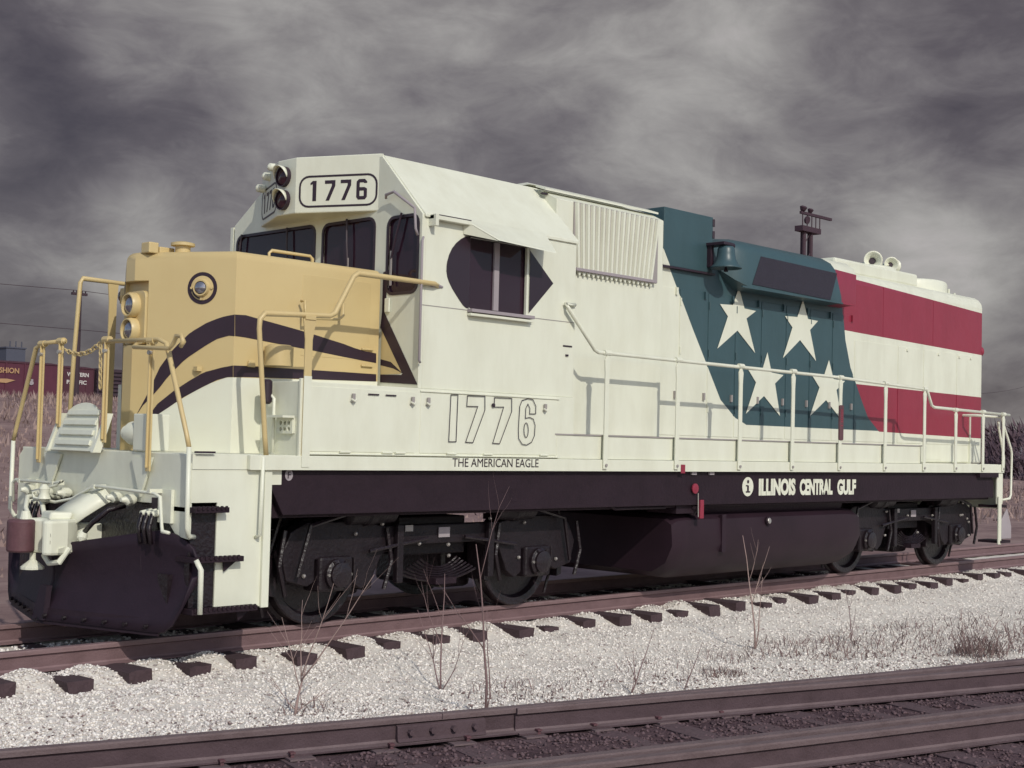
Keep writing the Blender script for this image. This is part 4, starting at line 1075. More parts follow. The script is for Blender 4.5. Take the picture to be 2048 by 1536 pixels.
# number board, camera side
for sgn in (1, -1):
    nt_ = NT if sgn > 0 else Vector((2.085 - 2.42, 0.30 - 1.05, 0)).normalized()
    n0 = N0 if sgn > 0 else Vector((2.42, 1.05, 0)) + Vector((nt_.y, -nt_.x, 0)) * 0.003
    b = B(); b.strip(rrect(0.05, 0.90 if sgn > 0 else 0.78, 4.085, 4.39, 0.10, 5), 0.020, n0, nt_, (0, 0, 1), 0.002)
    bd = P('number_board', b, 'black', nb)

    def digit(kind, x0, w, z0, h):
        k = 0.034
        if kind == '1': lp = [[(x0 + w * .34, z0), (x0 + w * .34 + k * 1.2, z0), (x0 + w * .34 + k * 1.2, z0 + h), (x0 + w * .34, z0 + h), (x0 + w * .12, z0 + h * .90), (x0 + w * .12, z0 + h * .80), (x0 + w * .34, z0 + h * .84)]]
        elif kind == '7': lp = [[(x0 + w * .10, z0), (x0 + w * .10 + k * 1.15, z0), (x0 + w, z0 + h * .72), (x0 + w, z0 + h), (x0, z0 + h), (x0, z0 + h - k), (x0 + w - k * 1.1, z0 + h - k), (x0 + w - k * 1.1, z0 + h * .74)]]
        else:
            lp = [[(x0 + .02, z0), (x0 + w - .02, z0), (x0 + w, z0 + .025), (x0 + w, z0 + h * .52), (x0 + w - .025, z0 + h * .6), (x0 + k, z0 + h * .6), (x0 + k, z0 + h - k), (x0 + w - k, z0 + h - k), (x0 + w - k, z0 + h * .80), (x0 + w, z0 + h * .80), (x0 + w, z0 + h - .025), (x0 + w - .025, z0 + h), (x0 + .025, z0 + h), (x0, z0 + h - .025), (x0, z0 + .025)],
                  rect(x0 + k, x0 + w - k, z0 + k, z0 + h * .6 - k)[::-1]]
        bb_ = B(); bb_.plate(lp, n0, nt_, (0, 0, 1), 0.002); P('digit', bb_, 'black', nb)
    for i, kd in enumerate('1776'): digit(kd, (0.155 + 0.175 * i) if sgn > 0 else (0.13 + 0.15 * i), 0.115, 4.14, 0.205)
# cab headlights between the boards, each under a short visor
for zc in (4.415, 4.175):
    b = B(); b.lathe((2.09, 0.18, zc), (-1, 0, 0), [(0.104, 0), (0.104, 0.05), (0.096, 0.05), (0.094, 0.03)], 24, False)
    h_ = P('cab_headlight', b, 'black', smooth=True)
    b = B(); b.lathe((2.06, 0.18, zc), (-1, 0, 0), [(0.093, 0), (0.07, 0.02), (0.0, 0.03)], 20); P('lamp_lens', b, 'marker', h_, smooth=True)
    b = B(); n_v = 14; r0, r1 = [], []
    for i in range(n_v + 1):
        a = math.pi * (-0.05 + 1.1 * i / n_v)
        k_ = math.sin(max(0, min(1, i / n_v)) * math.pi)
        r0.append((2.035, 0.18 + 0.106 * math.cos(a), zc + 0.106 * math.sin(a))); r1.append((2.028 - 0.06 * k_, 0.18 + 0.106 * math.cos(a), zc + 0.106 * math.sin(a)))
    v0 = [b.bm.verts.new(q) for q in r0]; v1 = [b.bm.verts.new(q) for q in r1]
    for i in range(n_v): b.bm.faces.new((v0[i], v0[i + 1], v1[i + 1], v1[i]))
    o = P('lamp_visor', b, 'white', h_, smooth='all'); md = o.modifiers.new('thick', 'SOLIDIFY'); md.thickness = 0.006
for k, (yy, zz) in enumerate(((0.52, 4.57), (0.68, 4.50), (0.86, 4.40))):
    b = B(); b.lathe((2.24 + 0.05 * k, yy, zz), (-1, 0.15, 0), [(0.02, 0), (0.045, 0.03), (0.042, 0.10), (0.015, 0.12)], 12); P('roof_horn', b, 'white', smooth=True)
# side window: black painted eagle-eye field round the opening, glass, sill and posts
side_plate('window_field', [[(2.806, 3.46), (2.806, 3.405), (2.820, 3.352), (2.845, 3.305), (2.885, 3.252), (2.93, 3.203), (2.985, 3.148), (3.036, 3.10), (3.08, 3.075), (3.119, 3.072), (3.119, 3.797), (3.05, 3.778), (2.99, 3.747), (2.925, 3.698), (2.873, 3.640), (2.835, 3.572), (2.812, 3.50)]], -1.5045, 0.003, 'fieldblack')
side_plate('window_field', [[(3.981, 3.10), (4.342, 3.443), (3.981, 3.745)]], -1.5045, 0.003, 'fieldblack')
side_plate('window_field', [[(3.121, 3.781), (3.979, 3.781), (3.979, 3.81), (3.121, 3.81)]], -1.5045, 0.003, 'fieldblack')
sw = side_plate('side_window', [win_side], -1.470, 0.006, 'glass')
P('window_post', B().box(3.475, 3.545, -1.492, -1.462, 3.085, 3.77), 'pale_wall', sw)
P('window_post', B().box(3.925, 3.955, -1.515, -1.485, 3.075, 3.77), 'white', sw)
P('window_sill', B().box(3.10, 4.00, -1.575, -1.504, 3.035, 3.068), 'pale_wall', sw, bevel=0.004)
P('sill_rail', B().box(3.10, 3.99, -1.560, -1.505, 3.000, 3.026), 'white', sw, bevel=0.004)
P('awning_track', B().box(2.56, 3.06, -1.575, -1.503, 3.885, 3.925), 'white', bevel=0.004)
P('awning_track', B().box(2.58, 3.06, -1.572, -1.503, 3.925, 3.935), 'black')
P('awning_track', B().box(2.56, 2.60, -1.60, -1.503, 3.82, 3.93), 'white')
b = B(); b.prism([(3.00, -1.505, 3.945), (4.20, -1.505, 3.945), (4.06, -1.80, 3.705), (3.22, -1.80, 3.735)], (0, 0.008, 0.014)); aw = P('sunshade', b, 'white')
b = B(); b.prism([(3.00, -1.505, 3.94), (3.21, -1.795, 3.73), (3.02, -1.505, 3.80)], (0.01, 0.0, 0)); P('shade_end', b, 'white', aw)
for z_, a_, c_ in ((3.052, 2.49, 3.10), (3.052, 4.00, 4.69)): P('panel_seam', B().box(a_, c_, -1.5035, -1.498, z_, z_ + 0.007), 'grey')
P('rear_door_slot', B().box(4.52, 4.66, -1.506, -1.498, 2.79, 2.806), 'black')
P('rear_door_latch', B().box(4.56, 4.60, -1.512, -1.498, 2.69, 2.71), 'black')
P('engineer_seat', B().box(3.15, 3.62, -1.28, -0.8, 2.75, 3.18), 'seat', bevel=0.04)
P('control_stand', B().box(2.75, 3.05, -0.9, -0.5, 2.3, 3.3), 'inside')
# front wall paint, door hardware, grabs and wipers
fl = [(-a, c) for a, c in [(-0.95, 3.40), (-0.95, 3.0), (-0.93, 2.86), (-1.265, 2.41), (-1.10, 2.515), (-0.95, 2.545), (-0.95, 2.485), (-1.14, 2.45), (-1.28, 2.40), (-1.258, 2.385), (-0.95, 2.394), (-0.95, 2.318), (-1.497, 2.290), (-0.985, 3.0), (-1.005, 3.02), (-1.005, 3.26), (-1.05, 3.28), (-1.04, 3.42)]]
b = B(); b.plate([fl], (2.4738, 0, 0), FU, FV, 0.002); P('painted_band', b, 'black')
b = B(); b.plate([[(0.95, 2.86), (1.265, 2.41), (1.10, 2.515), (0.95, 2.545)]], (2.4742, 0, 0), FU, FV, 0.002); P('painted_panel', b, 'gold')
b = B(); b.plate([[(0.95, 2.485), (1.14, 2.45), (1.255, 2.41), (1.24, 2.396), (0.95, 2.396)]], (2.4742, 0, 0), FU, FV, 0.002); P('painted_panel', b, 'gold')
P('door_grab', B().tube([(2.44, -1.00, 4.12), (2.42, -1.02, 4.15), (2.42, -1.14, 4.17), (2.42, -1.45, 3.98), (2.42, -1.47, 3.78), (2.45, -1.47, 3.72)], 0.013, 8), 'pale_wall', smooth='all')
P('cab_corner_grab', B().tube([(2.47, -1.53, 2.50), (2.445, -1.545, 2.52), (2.445, -1.545, 3.66), (2.47, -1.53, 3.70)], 0.012, 8), 'pale_wall', smooth='all')
P('door_hinge', B().box(2.455, 2.475, -1.07, -1.0, 3.0, 3.14), 'white', bevel=0.008)
for (y0, z0), (y1, z1) in (((-0.38, 3.98), (-0.41, 3.50)), ((0.62, 3.98), (0.60, 3.5)), ((-1.22, 3.96), (-1.08, 3.52)), ((1.45, 3.98), (1.52, 3.5))):
    wp = P('wiper', B().tube([(2.455, y0, z0), (2.450, (y0 + y1) / 2, (z0 + z1) / 2), (2.458, y1, z1)], 0.011, 6), 'black')
    P('wiper_blade', B().box(2.452, 2.462, y1 - 0.012, y1 + 0.012, z1 - 0.26, z1 + 0.08), 'grey', wp)
# big numerals, lettering
for k, lps in (('1', [DIG_one]), ('7', [DIG_seven]), ('7', [DIG_sevenb]), ('6', [DIG_six, DIG_sixhole])):
    b = B()
    for lp in lps: b.strip(lp, 0.0075, (0, -1.5385, 0), SU, SV, 0.002)
    P('outlined_digit', b, 'black', bb)
place_text('name_lettering', 'THE AMERICAN EAGLE', (2.90, -1.5625, 1.512), SU, SV, 1.22, 0.085, 'black', None, bold=0.0).parent = loco
place_text('road_name', 'ILLINOIS', (8.21, -1.503, 1.175), SU, SV, 0.83, 0.215, 'white', None, bold=0.055, spacing=0.98).parent = loco
place_text('road_name', 'CENTRAL', (9.14, -1.503, 1.172), SU, SV, 0.80, 0.212, 'white', None, bold=0.055, spacing=0.98).parent = loco
place_text('road_name', 'GULF', (10.06, -1.503, 1.168), SU, SV, 0.48, 0.210, 'white', None, bold=0.055, spacing=0.98).parent = loco
em = side_plate('round_emblem', [circle(7.975, 1.29, 0.118, 28)], -1.5015, 0.002, 'white')
b = B(); b.plate([rect(7.957, 7.993, 1.225, 1.305)], (0, -1.5055, 0), SU, SV, 0.002); b.plate([rect(7.930, 8.02, 1.218, 1.235)], (0, -1.5065, 0), SU, SV, 0.002); b.plate([rect(7.930, 7.975, 1.295, 1.31)], (0, -1.5065, 0), SU, SV, 0.002); b.plate([circle(7.975, 1.352, 0.022, 12)], (0, -1.5055, 0), SU, SV, 0.002)
P('emblem_mark', b, 'black', em)
fd = side_plate('end_letter_disc', [circle(1.0, 1.43, 0.042, 20, 0.05)], -1.5025, 0.002, 'pale_wall')
place_text('end_letter', 'F', (0.985, -1.5055, 1.40), SU, SV, 0.032, 0.06, 'black', None).parent = fd

# ---- air filter compartment behind the cab
cb = [(-1.20, 1.87), (-1.20, 4.43), (-1.02, 4.52), (-0.72, 4.625), (0.72, 4.625), (1.02, 4.52), (1.20, 4.43), (1.20, 1.87)]
b = B(); b.prism([(4.70, y_, z_) for y_, z_ in cb], (1.88, 0, 0)); P('filter_compartment', b, 'white', bevel=0.008)
b = B(); b.prism([(4.58, -0.90, 4.60), (4.72, -0.72, 4.66), (6.30, -0.72, 4.66), (6.30, -0.92, 4.60)], (0, 1.5, 0)); P('roof_cap', b, 'white')
P('roof_slot', B().box(4.62, 6.50, -1.065, -1.025, 4.482, 4.500), 'black')
b = B(); b.prism([(4.62, -1.10, 4.52), (6.60, -1.10, 4.52), (6.60, -0.95, 4.57), (4.62, -0.95, 4.57)], (0, 0, 0.022)); P('drip_rail', b, 'white')
P('grille_frame', B().box(4.97, 6.46, -1.215, -1.199, 3.68, 4.43), 'grey')
NS = 17
for i in range(NS):
    a = 5.00 + (6.36 - 5.00) * (i + 0.5) / NS; c = 4.96 + (6.48 - 4.96) * (i + 0.5) / NS
    b = B(); w = 0.027
    b.prism([(a - w, -1.215, 3.70), (a + w, -1.215, 3.70), (a + 0.012, -1.247, 3.70), (a - w * 0.7, -1.247, 3.70)], (c - a, 0.0, 0.72))
    P('filter_louver', b, 'white')
P('grille_sill', B().box(4.98, 6.40, -1.262, -1.20, 3.665, 3.70), 'pale_wall', bevel=0.004)
for i in range(NS):
    a = 5.02 + (6.36 - 5.02) * (i + 0.5) / NS
    P('drip_tab', B().prism([(a - 0.03, -1.235, 3.664), (a + 0.03, -1.235, 3.664), (a + 0.008, -1.235, 3.62), (a - 0.008, -1.235, 3.62)], (0, 0.02, 0)), 'white')
# hood cabinet, painted teal
P('electrical_cabinet', B().box(6.86, 7.86, -0.985, 0.985, 3.955, 4.665), 'bluebox', bevel=0.008)
P('shadow_ledge', B().box(6.80, 7.90, -1.005, 1.0, 3.930, 3.953), 'black')  # thin ledge coloured black to stand for the shadow line under the cabinet
for zz in (4.55, 4.40): P('cabinet_hinge', B().cyl((7.87, -0.97, zz), (7.87, -0.97, zz + 0.09), 0.03, None, 8), 'black')

# ---- long hood
hpz = [(-0.95, 1.61), (-0.95, 4.17), (-0.935, 4.24), (-0.89, 4.30), (-0.82, 4.345), (-0.70, 4.365), (0.70, 4.365), (0.82, 4.345), (0.89, 4.30), (0.935, 4.24), (0.95, 4.17), (0.95, 1.61)]
b = B(); b.prism([(6.58, y_, z_) for y_, z_ in hpz], (15.46 - 6.58, 0, 0))
hood = P('long_hood', b, 'hood', bevel=0.03, seg=3)
# engine room doors with hinges and latches
doors = [(6.66, 7.22), (7.25, 7.81), (7.84, 8.40), (8.43, 8.99), (9.02, 9.58), (9.61, 10.17), (10.20, 10.76), (10.79, 11.35), (11.40, 12.60), (12.66, 13.4), (13.46, 14.5), (14.56, 15.38)]
for i, (a, c) in enumerate(doors):
    zt = 3.70 if c < 11.4 else 3.36
    d_ = side_plate('hood_door', [rect(a, c, 1.90, zt)], -0.957, 0.008, 'hood', bevel=0.003)
    if c < 11.4:
        for zz in (2.2, 2.9, 3.5): P('hinge', B().cyl((a + 0.012, -0.963, zz), (a + 0.012, -0.963, zz + 0.09), 0.010, None, 6), 'hood', d_)
        for zz in (2.35, 3.62): P('latch', B().box(c - 0.075, c - 0.045, -0.985, -0.958, zz, zz + 0.09), 'hood' if zz > 3 else 'grey', d_)
for px_ in (12.9, 13.9, 14.6, 15.0): P('hood_vent_tab', B().box(px_, px_ + 0.05, -0.975, -0.952, 3.30, 3.33), 'white')
b = B(); b.box(12.8, 14.06, -0.9545, -0.9515, 1.66, 1.892); P('hood_base_panel', b, 'white')
# radiator side screens rear part: recessed seam in the red stripe
P('hood_seam', B().box(12.20, 12.215, -0.953, -0.949, 3.46, 4.20), 'redpaint')
P('hood_seam', B().box(13.75, 13.765, -0.953, -0.949, 3.44, 4.14), 'redpaint')
# stars
for st in (STAR_a, STAR_b, STAR_c, STAR_d):
    b = B(); b.plate([st[::-1]], (0, -0.966, 0), SU, SV, 0.003); P('painted_star', b, 'white', hood)
# blister with the dark intake screen, raked front end
bl_prof = [(-0.60, 4.47), (-0.85, 4.465), (-1.03, 4.42), (-1.15, 4.345), (-1.20, 4.25), (-1.195, 3.815), (-0.945, 3.79), (-0.945, 4.2)]
b = B()
secs = []
for xx, k in ((7.90, 0.0), (8.02, 0.10), (8.18, 0.62), (8.40, 1.0), (10.97, 1.0), (11.0, 0.97)):
    ring = []
    for y_, z_ in bl_prof:
        yb = max(y_, -0.944); zb = z_ if y_ > -0.7 else (min(z_, 4.36) if z_ > 4.0 else 4.05)
        ring.append(b.bm.verts.new((xx, yb + (y_ - yb) * k, zb + (z_ - zb) * k)))
    secs.append(ring)
n_ = len(bl_prof)
for r0, r1 in zip(secs, secs[1:]):
    for j in range(n_): b.bm.faces.new((r0[j], r0[(j + 1) % n_], r1[(j + 1) % n_], r1[j]))
b.bm.faces.new(secs[0][::-1]); b.bm.faces.new(secs[-1])
bl = P('intake_blister', b, 'blister', smooth=True, angle=40)
P('blister_roof', B().box(7.9, 11.0, -0.62, 0.9, 4.30, 4.468), 'blister')
b = B(); b.plate([[(8.43, 3.86), (10.31, 3.83), (10.47, 4.215), (8.61, 4.24)]], (0, -1.204, 0), SU, SV, 0.003); sc_ = P('intake_screen', b, 'screen', bl)
P('blister_lip', B().box(8.20, 10.95, -1.215, -1.19, 3.80, 3.822), 'blister', bl)
# bell on its bracket
b = B(); b.box(7.72, 7.90, -1.26, -0.94, 4.285, 4.325); b.box(7.74, 7.80, -1.05, -0.94, 4.02, 4.30); b.cyl((7.83, -1.20, 4.30), (8.0, -1.20, 4.30), 0.035, None, 10)
bk = P('bell_bracket', b, 'black', bevel=0.006)
b = B(); b.lathe((7.85, -1.20, 4.285), (0, 0, -1), [(0.02, 0), (0.09, 0.01), (0.108, 0.04), (0.112, 0.10), (0.125, 0.17), (0.155, 0.23), (0.195, 0.27), (0.20, 0.285), (0.185, 0.285), (0.12, 0.18), (0.05, 0.05)], 28, False)
P('bell', b, 'teal', smooth='all')
P('bell_clapper', B().tube([(7.85, -1.20, 4.2), (7.85, -1.2, 4.0), (7.85, -1.2, 3.96)], [0.012, 0.015, 0.03], 8), 'black')
# fans, horn and fittings on the hood roof
for xc, r, zt in ((12.95, 0.66, 4.63), (14.45, 0.74, 4.56)):
    b = B(); b.lathe((xc, 0.0, 4.36), (0, 0, 1), [(r, 0), (r, zt - 4.36 - 0.05), (r - 0.02, zt - 4.36 - 0.015), (r - 0.06, zt - 4.36), (r - 0.16, zt - 4.36)], 40, False); fh = P('fan_housing', b, 'white', smooth=True)
    for i in range(6):
        a = i * math.pi / 3; b = B()
        b.prism([(xc + 0.1 * math.cos(a), 0.1 * math.sin(a), zt - 0.1), (xc + (r - .15) * math.cos(a), (r - .15) * math.sin(a), zt - 0.1), (xc + (r - .15) * math.cos(a + .35), (r - .15) * math.sin(a + .35), zt - 0.05), (xc + 0.1 * math.cos(a + .5), 0.1 * math.sin(a + .5), zt - 0.07)], (0, 0, 0.008)); P('fan_blade', b, 'grey', fh)
P('roof_hatch', B().box(11.25, 13.72, -0.70, 0.72, 4.362, 4.575), 'white', bevel=0.04)
for k, (hx, hy, dx_, dy_, sc) in enumerate(((12.80, -0.42, -0.80, -0.6, 1.0), (13.36, -0.42, -0.75, -0.66, 0.8), (13.52, -0.38, 0.9, -0.1, 0.75))):
    b = B(); d = Vector((dx_, dy_, 0)).normalized()
    b.lathe(Vector((hx, hy, 4.71)) - d * 0.30 * sc, d, [(0.02 * sc, 0), (0.03 * sc, 0.10 * sc), (0.05 * sc, 0.2 * sc), (0.09 * sc, 0.30 * sc), (0.14 * sc, 0.36 * sc), (0.145 * sc, 0.37 * sc), (0.12 * sc, 0.35 * sc), (0.04 * sc, 0.24 * sc)], 22, False)
    hn = P('air_horn', b, 'white', smooth='all')
    b = B(); q_ = Vector((hx, hy, 4.71)) + d * 0.0; b.lathe(q_ - d * 0.04, d, [(0.05 * sc, 0), (0.05 * sc, 0.01)], 12); P('horn_throat', b, 'black', hn)
P('horn_manifold', B().tube([(12.75, -0.30, 4.54), (12.75, -0.30, 4.66), (12.9, -0.30, 4.70), (13.55, -0.30, 4.70), (13.62, -0.34, 4.66), (13.62, -0.34, 4.56)], 0.035, 8), 'white', smooth='all')
for hx in (15.05, 15.25): P('lift_eye', B().cyl((hx, -0.55, 4.34), (hx, -0.55, 4.34 + (0.14 if hx < 15.1 else 0.09)), 0.02, None, 8), 'white')
P('rear_marker', B().lathe((15.45, -0.88, 3.46), (1, -0.4, 0), [(0.08, 0), (0.08, 0.06), (0.03, 0.1)], 14), 'redpaint', smooth=True)

# ---- side handrail
zr = 2.745
P('side_handrail', B().tube([(4.68, -1.515, 3.245), (4.50, -1.545, 3.24), (4.52, -1.56, 3.20), (4.97, -1.56, 2.78), (5.03, -1.56, 2.76), (9.9, -1.56, 2.74), (12.36, -1.56, 2.69), (12.42, -1.56, 2.66), (12.56, -1.56, 2.46), (12.64, -1.56, 2.435), (15.16, -1.56, 2.40)], 0.021, 10), 'white', smooth='all')
pm = {}


def hand_post(x, ztop, name='handrail_post', m='white'):
    b = B()
    h = ztop - 1.50
    b.prism([(-0.034, 0, 0), (0.034, 0, 0), (0.034, 0, h - 0.22), (0.045, 0, h - 0.08), (0.018, 0, h - 0.03), (0.018, 0, h), (-0.018, 0, h), (-0.018, 0, h - 0.03), (-0.045, 0, h - 0.08), (-0.034, 0, h - 0.22)], (0, 0.018, 0))
    o = P(name, b, m, bevel=0.004); o.location = (x, -1.583, 1.50)
    c_ = P('clamp', B().cyl((-0.05, 0.012, h), (0.05, 0.012, h), 0.031, None, 10), m, o, smooth=True)
    bt_ = P('post_bolt', B().cyl((0, -0.002, 0.04), (0, -0.016, 0.04), 0.016, None, 8), 'grey', o)
    return o


for x_ in POSTX: hand_post(x_, 2.76 - 0.0 * x_ - (0.02 if x_ > 9.5 else 0) - (0.02 if x_ > 11 else 0) - (0.03 if x_ > 12 else 0))
for x_ in (13.30, 14.21): hand_post(x_, 2.42)
hand_post(14.92, 2.405)
# red and black sign on a post
tagb = side_plate('hanging_gauge', [rrect(9.95, 10.05, 1.90, 2.37, 0.02)], -1.590, 0.02, 'knuckle')
for i in range(9):
    if i in (1,): continue
    side_plate('gauge_mark', [rect(9.975, 10.03, 2.09 + 0.026 * i, 2.103 + 0.026 * i)], -1.5925, 0.002, 'redpaint', tagb)
# gold handrail beside the nose, both sides
for sgn in (-1, 1):
    if sgn < 0: pts = [(0.73, -1.53, 1.60), (0.70, -1.545, 1.75), (0.605, -1.545, 2.68), (0.61, -1.545, 2.76), (0.66, -1.545, 2.815), (1.36, -1.545, 2.85), (1.42, -1.545, 2.88), (1.62, -1.545, 3.23), (1.67, -1.545, 3.265), (2.62, -1.545, 3.265), (2.70, -1.50, 3.255)]
    else: pts = [(0.52, 1.53, 1.60), (0.535, 1.5, 2.5), (0.575, 1.5, 3.26), (0.60, 1.5, 3.305), (0.90, 1.5, 3.30), (2.62, 1.5, 3.265)]
    P('nose_handrail', B().tube(pts, 0.023, 10), 'gold', smooth='all')
b = B(); b.prism([(1.085, -1.565, 1.52), (1.165, -1.565, 1.52), (1.165, -1.565, 2.62), (1.20, -1.565, 2.80), (1.06, -1.565, 2.80), (1.085, -1.565, 2.62)], (0, 0.014, 0)); gp = P('nose_rail_post', b, 'gold', bevel=0.003)
P('clamp', B().box(1.075, 1.19, -1.575, -1.53, 2.795, 2.835), 'gold', gp, bevel=0.004)
side_plate('nose_rail_post_foot', [rect(1.083, 1.167, 1.50, 2.30)], -1.5668, 0.004, 'white')
b = B(); b.prism([(0.90, 1.49, 1.6), (0.975, 1.49, 1.6), (0.985, 1.49, 3.1), (1.0, 1.49, 3.30), (0.88, 1.49, 3.30), (0.90, 1.49, 3.1)], (0, 0.014, 0)); P('nose_rail_post', b, 'gold')
P('hook_iron', B().tube([(1.45, -1.00, 3.02), (1.45, -1.06, 3.02), (1.45, -1.06, 2.86), (1.85, -1.06, 2.88), (1.9, -1.06, 2.92), (1.9, -1.06, 3.04), (1.95, -0.96, 3.04)], 0.013, 8), 'gold', smooth='all')
P('rail_socket', B().tube([(2.60, -1.53, 3.26), (2.76, -1.50, 3.25)], [0.024, 0.012], 8), 'pale_wall')

# ---- rear end
P('rear_end_sheet', B().box(14.98, 15.03, -1.5, 1.5, 0.9, 1.6), 'white', bevel=0.006)
P('rear_step_panel', B().box(14.80, 15.0, -1.535, -1.515, 0.98, 1.555), 'white')
P('rear_step_post', B().box(14.80, 14.90, -1.57, -1.54, 0.34, 1.10), 'white', bevel=0.01)
b = B(); b.prism([(14.95, -1.55, 0.42), (15.30, -1.55, 0.42), (15.30, -1.55, 0.62), (15.15, -1.55, 0.90), (14.95, -1.55, 0.72)], (0, 0.03, 0)); P('rear_step_shield', b, 'pale_wall', bevel=0.01)
P('rear_step_tread', B().box(14.85, 15.2, -1.58, -1.2, 0.36, 0.40), 'under')
P('rear_step_tread', B().box(14.85, 15.1, -1.56, -1.2, 0.92, 0.96), 'under')
P('rear_handrail', B().tube([(15.0, -1.50, 2.39), (15.06, -1.50, 2.28), (15.32, -1.52, 1.86), (15.35, -1.52, 1.78), (15.33, -1.52, 1.12), (15.28, -1.52, 1.06), (15.06, -1.50, 1.04)], 0.018, 8), 'white', smooth='all')
P('rear_handrail', B().tube([(15.0, -1.45, 2.30), (15.02, -1.45, 2.2), (15.22, -1.45, 1.72), (15.22, -1.45, 1.55)], 0.018, 8), 'white', smooth='all')
P('rear_handrail', B().tube([(14.95, -1.50, 2.36), (14.70, -1.2, 2.38), (14.9, -0.6, 2.38), (15.0, 0.2, 2.38)], 0.018, 8), 'white', smooth='all')
P('rear_stanchion', B().box(15.0, 15.02, -0.98, -0.92, 1.58, 2.38), 'white')
P('rear_coupler', B().box(15.0, 15.6, -0.12, 0.12, 0.72, 0.98), 'under', bevel=0.02)
P('rear_plate', B().box(14.15, 14.80, -1.56, -1.50, 1.40, 1.475), 'under')

# ---- under the frame: fuel tank, air tank, pipes
tp = [(-1.12, 0.20), (-1.32, 0.34), (-1.42, 0.60), (-1.40, 0.90), (-1.28, 0.98), (1.28, 0.98), (1.40, 0.90), (1.42, 0.60), (1.32, 0.34), (1.12, 0.20)]
b = B(); secs = []
for xx, k in ((6.62, 0.80), (6.72, 0.96), (6.86, 1.0), (10.45, 1.0), (10.75, 0.95), (10.86, 0.80)):
    secs.append([b.bm.verts.new((xx, y_ * (0.9 + 0.1 * k), 0.62 + (z_ - 0.62) * k)) for y_, z_ in tp])
for r0, r1 in zip(secs, secs[1:]):
    for j in range(len(tp)): b.bm.faces.new((r0[j], r0[(j + 1) % len(tp)], r1[(j + 1) % len(tp)], r1[j]))
b.bm.faces.new(secs[0][::-1]); b.bm.faces.new(secs[-1])
ft = P('fuel_tank', b, 'tank', smooth=True, angle=50)
gz = P('fuel_gauge', B().lathe((8.55, -1.405, 0.85), (0, -1, 0.1), [(0.055, 0), (0.055, 0.03), (0.045, 0.035)], 16), 'under', ft)
P('gauge_glass', B().lathe((8.55, -1.445, 0.855), (0, -1, 0.1), [(0.038, 0), (0.03, 0.006)], 14), 'chrome', gz)
P('fuel_filler', B().lathe((6.98, -1.38, 0.98), (0, -0.5, 0.9), [(0.06, 0), (0.06, 0.08), (0.075, 0.085), (0.075, 0.12)], 14), 'under', ft)
P('tank_strap', B().box(7.55, 7.63, -1.432, -1.38, 0.5, 0.95), 'tank', ft)
for yy in (-1.16, 1.16): P('air_tank', B().lathe((7.3, yy, 1.06), (1, 0, 0), [(0.02, -0.06), (0.12, -0.03), (0.16, 0.02), (0.16, 3.2), (0.12, 3.26), (0.02, 3.3)], 22), 'under', smooth=True)
P('tank_saddle', B().box(6.62, 7.0, -1.44, -1.0, 0.98, 1.1), 'under')
fs = P('fuel_shutoff', B().box(6.97, 7.04, -1.53, -1.50, 0.92, 1.14), 'redpaint', bevel=0.006)
P('pull_ring', B().lathe((6.86, -1.52, 1.275), (0, -1, 0), [(0.06, 0), (0.06, 0.015), (0.02, 0.02)], 14), 'redpaint', fs)
P('pull_rod', B().tube([(6.93, -1.52, 1.22), (6.94, -1.52, 0.94)], 0.008, 6), 'chrome', fs)
P('warning_plate', B().box(6.53, 6.61, -1.5655, -1.5625, 1.455, 1.555), 'redpaint')
for hx in (6.80, 7.15): P('jack_pad', B().box(hx, hx + 0.09, -1.525, -1.502, 1.435, 1.47), 'pale_wall')
for a, zz in ((1.05, 1.21), (3.9, 1.16), (11.2, 1.2)): P('brake_pipe', B().tube([(a, -1.47, zz), (a + 1.4, -1.47, zz), (a + 1.6, -1.44, zz - 0.1), (a + 2.5, -1.44, zz - 0.1)], 0.022, 6), 'under', smooth='all')

# ---- trucks
WHP = [(0.06, -0.075), (0.12, -0.075), (0.13, -0.02), (0.40, -0.005), (0.43, -0.06), (0.495, -0.065), (0.508, -0.055), (0.512, 0.045), (0.54, 0.058), (0.54, 0.075), (0.44, 0.075), (0.40, 0.03), (0.14, 0.05), (0.12, 0.09), (0.06, 0.09)]
wb = B(); wb.lathe((0, 0, 0), (0, 1, 0), WHP, 40); wheel_me = wb.mesh('wheel')
for p in wheel_me.polygons: p.use_smooth = True
wheel_me.set_sharp_from_angle(angle=math.radians(35)); wheel_me.materials.append(M['oily'])


def coil(b, c, r, z0, z1, turns, wire):
    b.tube([(c[0] + r * math.cos(2 * math.pi * t * turns), c[1] + r * math.sin(2 * math.pi * t * turns), z0 + (z1 - z0) * t) for t in np.linspace(0, 1, int(turns * 12))], wire, 6)


